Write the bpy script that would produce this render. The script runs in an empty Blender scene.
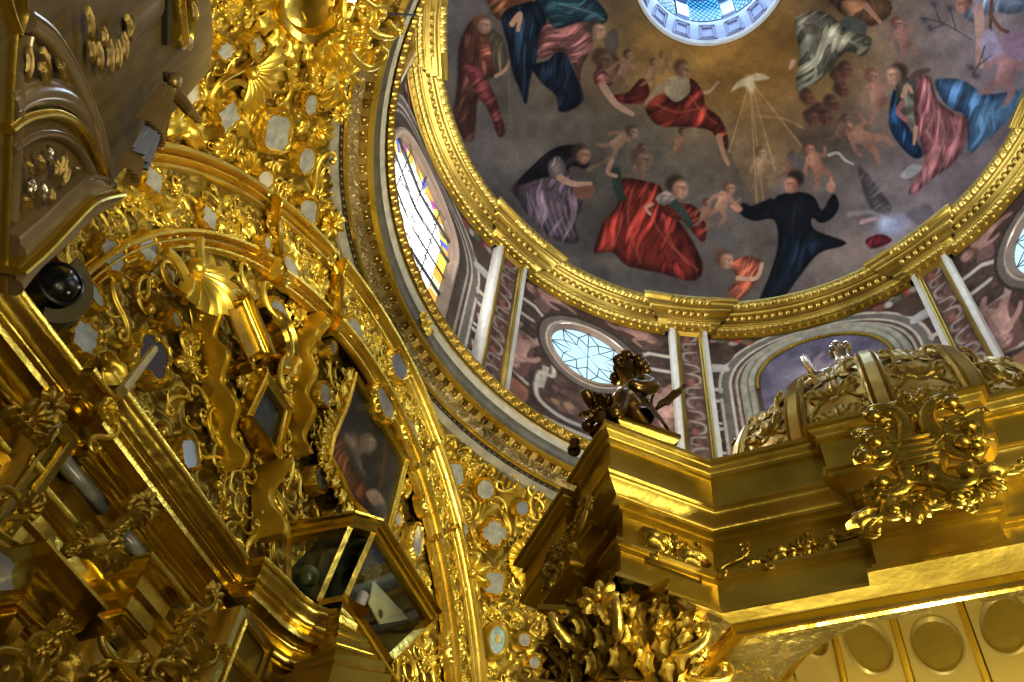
import bpy, math, random
import numpy as np
from mathutils import Matrix, Vector
rng = np.random.default_rng(7)
random.seed(7)
PI = math.pi
scene = bpy.context.scene
COL = scene.collection

# ---------------------------------------------------------------- camera
F = 1000.0
CAM = np.array([-0.0482, -3.158, 1.6])
RT = np.array([0.92525094, 0.36918407, 0.08725722])
UP = np.array([0.25973084, -0.78414789, 0.56360622])
FW = np.array([-0.276497, 0.4988138, 0.82142206])
cam_data = bpy.data.cameras.new('camera')
cam = bpy.data.objects.new('camera', cam_data)
COL.objects.link(cam)
cam_data.sensor_width = 36.0
cam_data.lens = 36.0 * F / 1024.0
cam_data.clip_start = 0.02
m = Matrix(((RT[0], UP[0], -FW[0], CAM[0]), (RT[1], UP[1], -FW[1], CAM[1]), (RT[2], UP[2], -FW[2], CAM[2]), (0, 0, 0, 1)))
cam.matrix_world = m
scene.camera = cam

def ray(px, py):
    d = (px - 512.0) / F * RT - (py - 341.0) / F * UP + FW
    return d / np.linalg.norm(d)
def project(P):
    P = np.asarray(P, float) - CAM
    z = P @ FW
    z = np.where(np.abs(z) < 1e-6, 1e-6, z)
    return 512 + F * (P @ RT) / z, 341 - F * (P @ UP) / z, z
def on_plane(px, py, P0, n):
    d = ray(px, py); n = np.asarray(n, float)
    return CAM + d * (((np.asarray(P0) - CAM) @ n) / (d @ n))
def on_x(px, py, X): return on_plane(px, py, (X, 0, 0), (1, 0, 0))
def on_y(px, py, Y): return on_plane(px, py, (0, Y, 0), (0, 1, 0))
SPH_C = np.array([0, 0, 4.9]); SPH_R = 3.79
def on_sphere(px, py, R=SPH_R):
    d = ray(px, py); o = CAM - SPH_C
    b = o @ d; c = o @ o - R * R
    return CAM + d * (-b + math.sqrt(max(b * b - c, 0)))

# ---------------------------------------------------------------- mesh builder
class MB:
    def __init__(s): s.v = []; s.q = []; s.t = []; s.n = 0; s.c = []
    def verts(s, V, col=None):
        V = np.asarray(V, float).reshape(-1, 3); b = s.n
        s.v.append(V); s.n += len(V)
        if col is not None: s.c.append(np.asarray(col, float).reshape(-1, 3))
        return b
    def grid(s, P, cu=False, cv=False, flip=False, mask=None, col=None):
        P = np.asarray(P, float); nu, nv = P.shape[:2]
        b = s.verts(P, col)
        iu = np.arange(nu if cu else nu - 1); iv = np.arange(nv if cv else nv - 1)
        I, J = np.meshgrid(iu, iv, indexing='ij'); I2 = (I + 1) % nu; J2 = (J + 1) % nv
        Q = np.stack([I * nv + J, I2 * nv + J, I2 * nv + J2, I * nv + J2], -1)
        Q = Q[mask[:Q.shape[0], :Q.shape[1]]] if mask is not None else Q.reshape(-1, 4)
        if flip: Q = Q[:, ::-1]
        s.q.append(Q + b); return s
    def add(s, V, quads=(), tris=()):
        b = s.verts(V)
        if len(quads): s.q.append(np.asarray(quads, int) + b)
        if len(tris): s.t.append(np.asarray(tris, int) + b)
        return s
    def fan(s, P, flip=False):
        P = np.asarray(P, float); n = len(P); c = P.mean(0)
        T = [(i, (i + 1) % n, n) for i in range(n)]
        if flip: T = [t[::-1] for t in T]
        return s.add(np.vstack([P, c]), tris=T)
    def box(s, lo, hi):
        x0, y0, z0 = lo; x1, y1, z1 = hi
        V = [(x0,y0,z0),(x1,y0,z0),(x1,y1,z0),(x0,y1,z0),(x0,y0,z1),(x1,y0,z1),(x1,y1,z1),(x0,y1,z1)]
        return s.add(V, quads=[(0,3,2,1),(4,5,6,7),(0,1,5,4),(1,2,6,5),(2,3,7,6),(3,0,4,7)])
    def xform(s, other, M):
        M = np.asarray(M, float)
        V = other.allv() @ M[:3, :3].T + M[:3, 3]
        b = s.verts(V)
        fl = np.linalg.det(M[:3, :3]) < 0
        for q in other.q: s.q.append((q[:, ::-1] if fl else q) + b)
        for t in other.t: s.t.append((t[:, ::-1] if fl else t) + b)
        return s
    def allv(s): return np.vstack(s.v) if s.v else np.zeros((0, 3))
    def mesh(s, name, mat, sharp=38, smooth=True):
        me = bpy.data.meshes.new(name)
        V = s.allv()
        Q = np.vstack(s.q) if s.q else np.zeros((0, 4), int)
        T = np.vstack(s.t) if s.t else np.zeros((0, 3), int)
        nl = Q.size + T.size; npol = len(Q) + len(T)
        me.vertices.add(len(V)); me.vertices.foreach_set('co', V.ravel())
        me.loops.add(nl); me.loops.foreach_set('vertex_index', np.concatenate([Q.ravel(), T.ravel()]).astype(np.int32))
        me.polygons.add(npol)
        st = np.concatenate([np.arange(len(Q)) * 4, Q.size + np.arange(len(T)) * 3]).astype(np.int32)
        me.polygons.foreach_set('loop_start', st)
        try: me.polygons.foreach_set('loop_total', np.concatenate([np.full(len(Q), 4), np.full(len(T), 3)]).astype(np.int32))
        except Exception: pass
        me.update(calc_edges=True); me.validate()
        if smooth:
            me.polygons.foreach_set('use_smooth', np.ones(len(me.polygons), bool))
            if sharp: me.set_sharp_from_angle(angle=math.radians(sharp))
        if s.c:
            c = np.vstack(s.c); a = me.color_attributes.new('Col', 'FLOAT_COLOR', 'POINT')
            a.data.foreach_set('color', np.c_[c, np.ones(len(c))].astype(np.float32).ravel())
        if mat: me.materials.append(mat)
        return me
    def build(s, name, mat, parent=None, sharp=38, smooth=True):
        return link(name, s.mesh(name, mat, sharp, smooth), parent)

def link(name, data, parent=None):
    o = bpy.data.objects.new(name, data); COL.objects.link(o)
    if parent is not None:
        o.parent = parent
        o.matrix_parent_inverse = parent.matrix_world.inverted() if parent.matrix_world else Matrix()
    return o
def tag(o, label=None, cat=None, group=None, kind=None):
    if label: o['label'] = label
    if cat: o['category'] = cat
    if group: o['group'] = group
    if kind: o['kind'] = kind
    return o
def empty(name, loc=(0, 0, 0), label=None, cat=None, group=None):
    o = bpy.data.objects.new(name, None); COL.objects.link(o)
    o.empty_display_size = 0.05
    o.location = loc
    o.matrix_world = Matrix.Translation(Vector(loc))
    return tag(o, label, cat, group)

# ---------------------------------------------------------------- geometry helpers
def norm(v):
    v = np.asarray(v, float); return v / (np.linalg.norm(v, axis=-1, keepdims=True) + 1e-12)
def frame_of(n, upv=(0, 0, 1)):
    n = norm(n); u = norm(np.cross(upv, n)); v = np.cross(n, u); return u, v, n
def mat4(pos, u, v, n, sx=1, sy=None, sz=None):
    sy = sx if sy is None else sy; sz = sx if sz is None else sz
    M = np.eye(4); M[:3, 0] = np.asarray(u) * sx; M[:3, 1] = np.asarray(v) * sy; M[:3, 2] = np.asarray(n) * sz; M[:3, 3] = pos
    return M
def rot2(u, v, a): return u * math.cos(a) + v * math.sin(a), -u * math.sin(a) + v * math.cos(a)
def tube(mb, pts, rad, N=8, flat=None, caps=True, closed=False, refup=None):
    pts = np.asarray(pts, float); n = len(pts); rad = np.broadcast_to(np.asarray(rad, float), (n,))
    if closed: tan = norm(np.roll(pts, -1, 0) - np.roll(pts, 1, 0))
    else: tan = norm(np.gradient(pts, axis=0))
    if refup is None:
        ref = np.array([0, 0, 1.0]) if abs(tan[:, 2]).mean() < .8 else np.array([1.0, 0, 0])
        a = norm(np.cross(tan, ref)); 
        for i in range(1, n):
            x = a[i - 1] - tan[i] * (a[i - 1] @ tan[i]); a[i] = x / (np.linalg.norm(x) + 1e-9)
    else: a = norm(np.cross(tan, np.asarray(refup, float)))
    b = np.cross(tan, a)
    th = np.arange(N) * 2 * PI / N
    f = 1.0 if flat is None else flat
    P = pts[:, None] + rad[:, None, None] * (np.cos(th)[None, :, None] * a[:, None] + f * np.sin(th)[None, :, None] * b[:, None])
    mb.grid(P, cu=closed, cv=True, flip=False)
    if caps and not closed:
        mb.fan(P[0]); mb.fan(P[-1], flip=True)
    return mb
def revolve(mb, prof, N=32, c=(0, 0, 0), a0=0, a1=2 * PI, flute=None):
    prof = np.asarray(prof, float); full = abs(a1 - a0 - 2 * PI) < 1e-6
    th = a0 + (a1 - a0) * np.arange(N + (0 if full else 1)) / N
    R = np.broadcast_to(prof[None, :, 0], (len(th), len(prof)))
    if flute is not None: R = R * flute(th)[:, None]
    P = np.stack([c[0] + R * np.cos(th)[:, None], c[1] + R * np.sin(th)[:, None], c[2] + np.broadcast_to(prof[None, :, 1], R.shape)], -1)
    mb.grid(P, cu=full); return mb
def ball(mb, c, r, nu=10, nv=6, sq=(1, 1, 1)):
    t = np.linspace(0.01, PI - 0.01, nv + 1)
    th = np.arange(nu) * 2 * PI / nu
    P = np.stack([np.cos(th)[:, None] * np.sin(t)[None] * sq[0], np.sin(th)[:, None] * np.sin(t)[None] * sq[1], np.broadcast_to(-np.cos(t)[None], (nu, nv + 1)) * sq[2]], -1) * r + np.asarray(c)
    mb.grid(P, cu=True); return mb
def profile(start, *segs):
    """moulding profile in (projection, z): (dx,dz) line; ('v',dx,dz) convex quarter; ('c',dx,dz) concave; ('t',dx,dz,b) bulging torus; ('s',dx,dz) ogee"""
    p = [np.array(start, float)]
    for s in segs:
        a = p[-1]
        if not isinstance(s[0], str): p.append(a + np.array(s, float)); continue
        d = np.array(s[1:3], float); k = 7
        for i in range(1, k + 1):
            t = i / k
            if s[0] == 'v': q = a + d * np.array([math.sin(t * PI / 2), 1 - math.cos(t * PI / 2)])
            elif s[0] == 'c': q = a + d * np.array([1 - math.cos(t * PI / 2), math.sin(t * PI / 2)])
            elif s[0] == 's': q = a + d * np.array([(1 - math.cos(t * PI)) / 2, t])
            else:
                nrm = np.array([d[1], -d[0]]) / (np.linalg.norm(d) + 1e-9)
                q = a + d * t + nrm * s[3] * math.sin(PI * t)
            p.append(q)
    return np.array(p)
def offset_plan(plan, closed=False):
    """mitre vectors of a plan polyline, outward normal on the right of travel"""
    P = np.asarray(plan, float); n = len(P)
    seg = norm(np.roll(P, -1, 0) - P) if closed else norm(np.diff(P, axis=0))
    nr = np.stack([seg[:, 1], -seg[:, 0]], -1)
    M = np.zeros((n, 2))
    for i in range(n):
        if closed: a, b = nr[i - 1], nr[i]
        else: a, b = nr[max(i - 1, 0)], nr[min(i, n - 2)]
        mm = a + b; M[i] = mm / max(mm @ a, .85)
    return P, M
def mould(mb, plan, prof, closed=False, flip=False):
    P, M = offset_plan(plan, closed)
    prof = np.asarray(prof, float)
    X = P[:, None, :] + M[:, None, :] * prof[None, :, :1]
    V = np.concatenate([X, np.broadcast_to(prof[None, :, 1:2], X.shape[:2] + (1,))], -1)
    mb.grid(V, cu=closed, flip=flip); return mb

# ---------------------------------------------------------------- materials
def mat(name): 
    mm = bpy.data.materials.new(name); mm.use_nodes = True
    return mm, mm.node_tree.nodes, mm.node_tree.links, mm.node_tree.nodes['Principled BSDF']
def noise_bump(nt, lk, bsdf, scale, strength, dist=0.01, detail=4, coord='Object'):
    tc = nt.new('ShaderNodeTexCoord'); n = nt.new('ShaderNodeTexNoise'); n.inputs['Scale'].default_value = scale; n.inputs['Detail'].default_value = detail
    lk.new(tc.outputs[coord], n.inputs['Vector'])
    b = nt.new('ShaderNodeBump'); b.inputs['Strength'].default_value = strength; b.inputs['Distance'].default_value = dist
    lk.new(n.outputs['Fac'], b.inputs['Height']); lk.new(b.outputs['Normal'], bsdf.inputs['Normal'])
    return n
def ramp(nt, lk, src, stops):
    r = nt.new('ShaderNodeValToRGB'); e = r.color_ramp.elements
    while len(e) < len(stops): e.new(0.5)
    for k, (p, c) in zip(e, stops): k.position = p; k.color = (*c, 1)
    lk.new(src, r.inputs['Fac']); return r
def gold(name, c0, c1, rough, metal=1.0, bscale=25, bstr=.25, bdist=.01, nscale=3.0):
    mm, nt, lk, b = mat(name)
    b.inputs['Metallic'].default_value = metal
    n = noise_bump(nt, lk, b, bscale, bstr, bdist)
    tc = nt.new('ShaderNodeTexCoord'); n2 = nt.new('ShaderNodeTexNoise'); n2.inputs['Scale'].default_value = nscale; n2.inputs['Detail'].default_value = 5
    lk.new(tc.outputs['Object'], n2.inputs['Vector'])
    r = ramp(nt, lk, n2.outputs['Fac'], [(.3, c0), (.7, c1)]); lk.new(r.outputs['Color'], b.inputs['Base Color'])
    mp = nt.new('ShaderNodeMapRange'); mp.inputs['To Min'].default_value = rough * .75; mp.inputs['To Max'].default_value = rough * 1.35
    lk.new(n2.outputs['Fac'], mp.inputs['Value']); lk.new(mp.outputs['Result'], b.inputs['Roughness'])
    return mm
def plain(name, c, rough=.6, metal=0.0, var=.12, scale=8.0, bump=.1):
    mm, nt, lk, b = mat(name)
    b.inputs['Roughness'].default_value = rough; b.inputs['Metallic'].default_value = metal
    n = noise_bump(nt, lk, b, scale * 3, bump)
    tc = nt.new('ShaderNodeTexCoord'); n2 = nt.new('ShaderNodeTexNoise'); n2.inputs['Scale'].default_value = scale; n2.inputs['Detail'].default_value = 6
    lk.new(tc.outputs['Object'], n2.inputs['Vector'])
    c = np.array(c); lo = np.clip(c * (1 - var), 0, 1); hi = np.clip(c * (1 + var), 0, 1)
    r = ramp(nt, lk, n2.outputs['Fac'], [(.3, tuple(lo)), (.7, tuple(hi))]); lk.new(r.outputs['Color'], b.inputs['Base Color'])
    return mm
def painted(name, rough=.75, grain=.06):
    mm, nt, lk, b = mat(name)
    a = nt.new('ShaderNodeVertexColor'); a.layer_name = 'Col'
    tc = nt.new('ShaderNodeTexCoord'); n = nt.new('ShaderNodeTexNoise'); n.inputs['Scale'].default_value = 30; n.inputs['Detail'].default_value = 6
    lk.new(tc.outputs['Object'], n.inputs['Vector'])
    mx = nt.new('ShaderNodeMixRGB'); mx.blend_type = 'OVERLAY'; mx.inputs['Fac'].default_value = grain * 5
    lk.new(a.outputs['Color'], mx.inputs['Color1']); lk.new(n.outputs['Fac'], mx.inputs['Color2'])
    lk.new(mx.outputs['Color'], b.inputs['Base Color']); b.inputs['Roughness'].default_value = rough; b.inputs['Specular IOR Level'].default_value = .12
    return mm
def glow(name, c, strength):
    mm, nt, lk, b = mat(name)
    b.inputs['Base Color'].default_value = (*[x * .3 for x in c], 1)
    b.inputs['Emission Color'].default_value = (*c, 1); b.inputs['Emission Strength'].default_value = strength
    return mm
GOLD = gold('gilding', (.72, .50, .055), (.90, .69, .14), .27, .95)
GOLD_C = gold('carved_gilding', (.68, .47, .045), (.90, .69, .12), .33, .92, 40, .12, .005)
GOLD_P = gold('polished_gilding', (.54, .37, .04), (.86, .64, .11), .22, 1.0, 9, .28, .02, 2.2)
GOLD_D = gold('aged_shaded_gilding', (.30, .20, .025), (.52, .37, .06), .36, .9, 30, .25)  # old dark gold; also puts shade into the frieze, capitals and block end
MIRROR = plain('aged_mirror', (.36, .37, .31), .3, .25, .3, 22, .05)
MIRROR_D = plain('dark_mirror', (.26, .29, .34), .2, .3, .2, 10, .03)
CORN = gold('cornice_gilding', (.30, .20, .035), (.50, .34, .07), .36, .9, 30, .25)  # base darkened to put recess shade between leaf and dentil courses
MARBLE = plain('white_marble', (.60, .58, .52), .45, 0, .1, 10)
GREY = plain('grey_marble', (.27, .25, .18), .5, 0, .35, 10)
DARK = plain('dark_bronze_paint', (.035, .026, .012), .4, .4, .4, 10)
BRONZE = plain('dark_bronze', (.17, .105, .03), .28, .9, .4, 12, .2)
SILVER = plain('silver', (.62, .58, .50), .25, 1.0, .15, 12, .1)
LACQUER = plain('brown_lacquer', (.16, .115, .055), .38, .25, .25, 5, .06)
FRESCO = painted('fresco'); MURAL = painted('mural_paint'); CANVAS = painted('oil_canvas', .45)
BLACK = plain('black_metal', (.01, .01, .01), .25, .3)
LEAD = plain('lead_came', (.05, .055, .06), .5, .5)
# ---------------------------------------------------------------- ornament prototypes (unit size, relief along +z)
def curl(kfun, n=56, L=1.0):
    s = np.linspace(-1, 1, n); k = kfun(s)
    th = np.concatenate([[0], np.cumsum((k[1:] + k[:-1]) / 2 * np.diff(s))]); th -= np.interp(0, s, th)
    d = np.stack([np.cos(th), np.sin(th)], -1)
    p = np.concatenate([[np.zeros(2)], np.cumsum((d[1:] + d[:-1]) / 2 * np.diff(s)[:, None], 0)])
    p -= (p.max(0) + p.min(0)) / 2; p *= L / max(np.ptp(p[:, 0]), np.ptp(p[:, 1]))
    return s, p
def proto_scroll(kind='C', w=.085, seed=0):
    k = (lambda s: 1.6 + 13 * np.abs(s) ** 3.2) if kind == 'C' else (lambda s: np.sign(s) * (1.2 + 13 * np.abs(s) ** 2.6))
    if kind == 'J': k = lambda s: 1.0 + 15 * np.clip(s, 0, 1) ** 2 
    s, p = curl(k)
    mb = MB(); r = w * (1 - .55 * np.abs(s)); z = .09 + .10 * np.abs(s) ** 2
    P = np.c_[p, z]
    tube(mb, P, r, 8, 1.0)
    q = P.copy(); q[:, 2] += r * .75
    tube(mb, q, r * .38, 5)
    for e in (0, -1): ball(mb, P[e] + [0, 0, .03], w * .85, 8, 5)
    return mb
def leaf_into(mb, L=1.0, W=.42, curlz=.35, lob=4, base=(0, 0, .04), ang=0.0, bend=0.0, nu=18, nv=9):
    t = np.linspace(0, 1, nu)[:, None]; v = np.linspace(-1, 1, nv)[None]
    w = W * .5 * np.sin(PI * np.clip(t, 0, 1) ** .75) ** .8 * (.72 + .42 * np.abs(np.sin(lob * PI * t)))
    a = ang + bend * t
    z = base[2] + curlz * np.sin(PI * .8 * t) * (1 - .25 * t) - .16 * W * 1.6 * v ** 2 + .035 * np.cos(3 * PI * v) * np.sin(PI * t) + .05 * np.exp(-(v / .18) ** 2)
    z = z + 0 * t
    spx = np.concatenate([[0], np.cumsum(np.cos(a[:-1, 0]) / (nu - 1))]) * L; spy = np.concatenate([[0], np.cumsum(np.sin(a[:-1, 0]) / (nu - 1))]) * L
    x = base[0] + spx[:, None] - np.sin(a) * w * v + 0.10 * L * np.cos(a) * np.abs(v) * np.sin(lob * PI * t); y = base[1] + spy[:, None] + np.cos(a) * w * v
    P = np.stack([x, y, np.broadcast_to(z, x.shape)], -1)
    mb.grid(P, flip=False); Pb = P.copy(); Pb[..., 2] -= .05
    mb.grid(Pb, flip=True); return mb
def proto_leaf():
    mb = MB(); leaf_into(mb, 1, .55, .3, 4, (-.5, 0, .04)); return mb
def proto_spray(n=5, seed=1):
    r = random.Random(seed); mb = MB()
    for i in range(n):
        a = -1.2 + 2.4 * i / (n - 1); leaf_into(mb, .62 - .1 * abs(a), .32, .25 + .1 * r.random(), 3, (-.3, 0, .05), a, -.5 * a)
    ball(mb, (-.3, 0, .12), .12, 10, 6); return mb
def proto_shell(n=9):
    th = np.linspace(-1.35, 1.35, n * 6 + 1)[:, None]; r = np.linspace(.08, 1, 10)[None]
    rid = np.abs(np.cos(n * PI * (th + 1.35) / 2.7))
    R = r * (.92 + .1 * (1 - rid)) * .62
    z = .06 + .26 * np.sin(r * 1.9) * (1 - .12 * np.abs(th)) - .09 * rid * r
    P = np.stack([R * np.cos(th) - .28, R * np.sin(th), z + 0 * R], -1)
    mb = MB(); mb.grid(P, flip=True); ball(mb, (-.28, 0, .14), .12, 10, 6)
    for sg in (-1, 1):
        s, p = curl(lambda s: 1.0 + 15 * np.clip(s, 0, 1) ** 2, 40, .5)
        p = p * [1, sg]; tube(mb, np.c_[p + [-.32, sg * .3], np.full(len(p), .1)], .055, 6)
    return mb
def proto_rosette(n=8):
    th = np.linspace(0, 2 * PI, n * 8, endpoint=False)[:, None]; r = np.linspace(0, 1, 10)[None]
    pet = np.abs(np.cos(n * th / 2))
    R = r * (.36 + .14 * pet); z = .05 + .18 * np.sin(r * 2.6) * (.55 + .45 * pet) + .03 * np.cos(n * th) * r
    mb = MB(); mb.grid(np.stack([R * np.cos(th), R * np.sin(th), z + 0 * R], -1), cu=True)
    ball(mb, (0, 0, .2), .12, 10, 6); return mb
def proto_cluster(seed=0):
    r = random.Random(seed); mb = MB()
    S = PROTO['S' if seed % 2 else 'C']
    u, v, n = np.eye(3)
    mb.xform(S, mat4((0, 0, 0), u, v, n, .8))
    for i in range(4):
        a = r.uniform(0, 2 * PI); uu, vv = rot2(u, v, a); k = r.choice(['leaf', 'J', 'leaf', 'spray'])
        mb.xform(PROTO[k], mat4((.3 * math.cos(a + .5), .3 * math.sin(a + .5), .02), uu, vv * r.choice([-1, 1]), n, r.uniform(.4, .6)))
    for i in range(3): ball(mb, (r.uniform(-.3, .3), r.uniform(-.3, .3), .14), .06, 8, 5)
    return mb
def proto_drop(seed=0):
    """hanging foliage drop"""
    mb = MB()
    for i in range(5):
        x = -.5 + i * .22
        for sg in (-1, 1): leaf_into(mb, .32, .2, .2, 3, (x, 0, .06), sg * .75, -sg * .9)
        ball(mb, (x, 0, .17), .075, 8, 5)
    leaf_into(mb, .35, .25, .2, 3, (.35, 0, .06), 0); return mb
PROTO = {}
PROTO['C'] = proto_scroll('C'); PROTO['S'] = proto_scroll('S'); PROTO['J'] = proto_scroll('J'); PROTO['leaf'] = proto_leaf(); PROTO['spray'] = proto_spray()
PROTO['shell'] = proto_shell(); PROTO['rosette'] = proto_rosette(); PROTO['drop'] = proto_drop()
for i in range(3): PROTO['cluster%d' % i] = proto_cluster(i)
ORN_NAME = {'C': 'carved_scroll', 'S': 'carved_scroll', 'J': 'carved_scroll', 'leaf': 'acanthus_leaf', 'spray': 'leaf_spray', 'shell': 'carved_shell', 'rosette': 'carved_rosette', 'drop': 'foliage_drop', 'cluster0': 'scroll_cluster', 'cluster1': 'scroll_cluster', 'cluster2': 'scroll_cluster'}
_pm = {}
def ornament(kind, M, parent, material=None, name=None):
    key = (kind, (material or GOLD_C).name)
    if key not in _pm: _pm[key] = PROTO[kind].mesh(ORN_NAME[kind], material or GOLD_C, 50)
    o = bpy.data.objects.new(name or ORN_NAME[kind], _pm[key]); COL.objects.link(o)
    o.parent = parent
    if parent is not None: o.matrix_parent_inverse = parent.matrix_world.inverted()
    o.matrix_world = Matrix([list(r) for r in M]); return o

# ---------------------------------------------------------------- carved relief height field
def vnoise(x, y, seed=0):
    r = np.random.default_rng(seed); T = r.random((64, 64))
    xi = np.floor(x).astype(int); yi = np.floor(y).astype(int); fx = x - xi; fy = y - yi
    fx = fx * fx * (3 - 2 * fx); fy = fy * fy * (3 - 2 * fy)
    g = lambda a, b: T[a % 64, b % 64]
    return (g(xi, yi) * (1 - fx) + g(xi + 1, yi) * fx) * (1 - fy) + (g(xi, yi + 1) * (1 - fx) + g(xi + 1, yi + 1) * fx) * fy
def carved(X, Y, seed=0, size=.16, dens=1.6):
    """0..1 height of rinceau carving at surface coordinates X, Y in metres"""
    r = np.random.default_rng(seed); H = .10 * vnoise(X * 12, Y * 12, seed)
    x0, x1, y0, y1 = X.min(), X.max(), Y.min(), Y.max()
    n = int(dens * (x1 - x0) * (y1 - y0) / size ** 2)
    xs = X[:, 0] if np.ptp(X[:, 0]) > 1e-9 else X[0]; 
    for i in range(n):
        cx, cy = r.uniform(x0, x1), r.uniform(y0, y1); R = size * r.uniform(.55, 1.1); k = r.integers(0, 5); ph = r.uniform(0, 2 * PI); sg = r.choice([-1, 1])
        m = (np.abs(X - cx) < R) & (np.abs(Y - cy) < R)
        if not m.any(): continue
        dx = X[m] - cx; dy = Y[m] - cy; q = np.hypot(dx, dy) / R; th = np.arctan2(dy, dx) + ph
        fall = np.clip(1 - q ** 3, 0, 1)
        if k <= 2:   # spiral scroll
            arm = np.cos(sg * th + 7.5 * q); h = (np.clip(arm + .15, 0, 1.15) ** .6) * fall * (.65 + .35 * (1 - q)); h = np.maximum(h, np.clip(1 - (q / .2) ** 2, 0, 1) * .9)
        elif k == 3: # shell / fan
            h = (.45 + .55 * np.abs(np.cos(4.5 * th))) * fall * np.clip(q * 2.2, .25, 1)
        else:        # leaf
            lx = np.cos(ph) * dx + np.sin(ph) * dy; ly = -np.sin(ph) * dx + np.cos(ph) * dy
            wv = .45 * R * (1 - (lx / R) ** 2); h = np.clip(1 - (ly / (wv * (.7 + .3 * np.abs(np.sin(9 * lx / R))) + 1e-6)) ** 2, 0, 1) * (.7 + .3 * np.cos(ly / R * 22)) * .9
        H[m] = np.maximum(H[m], h * .9)
    return H
def scatter(region, n, dmin, avoid=(), seed=0, tries=60):
    r = random.Random(seed); out = []
    for _ in range(n * tries):
        if len(out) >= n: break
        p = region(r)
        if p is None: continue
        if any((p[0] - q[0]) ** 2 + (p[1] - q[1]) ** 2 < dmin ** 2 for q in out): continue
        if any((p[0] - a[0]) ** 2 + (p[1] - a[1]) ** 2 < a[2] ** 2 for a in avoid): continue
        out.append(p)
    return out
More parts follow.
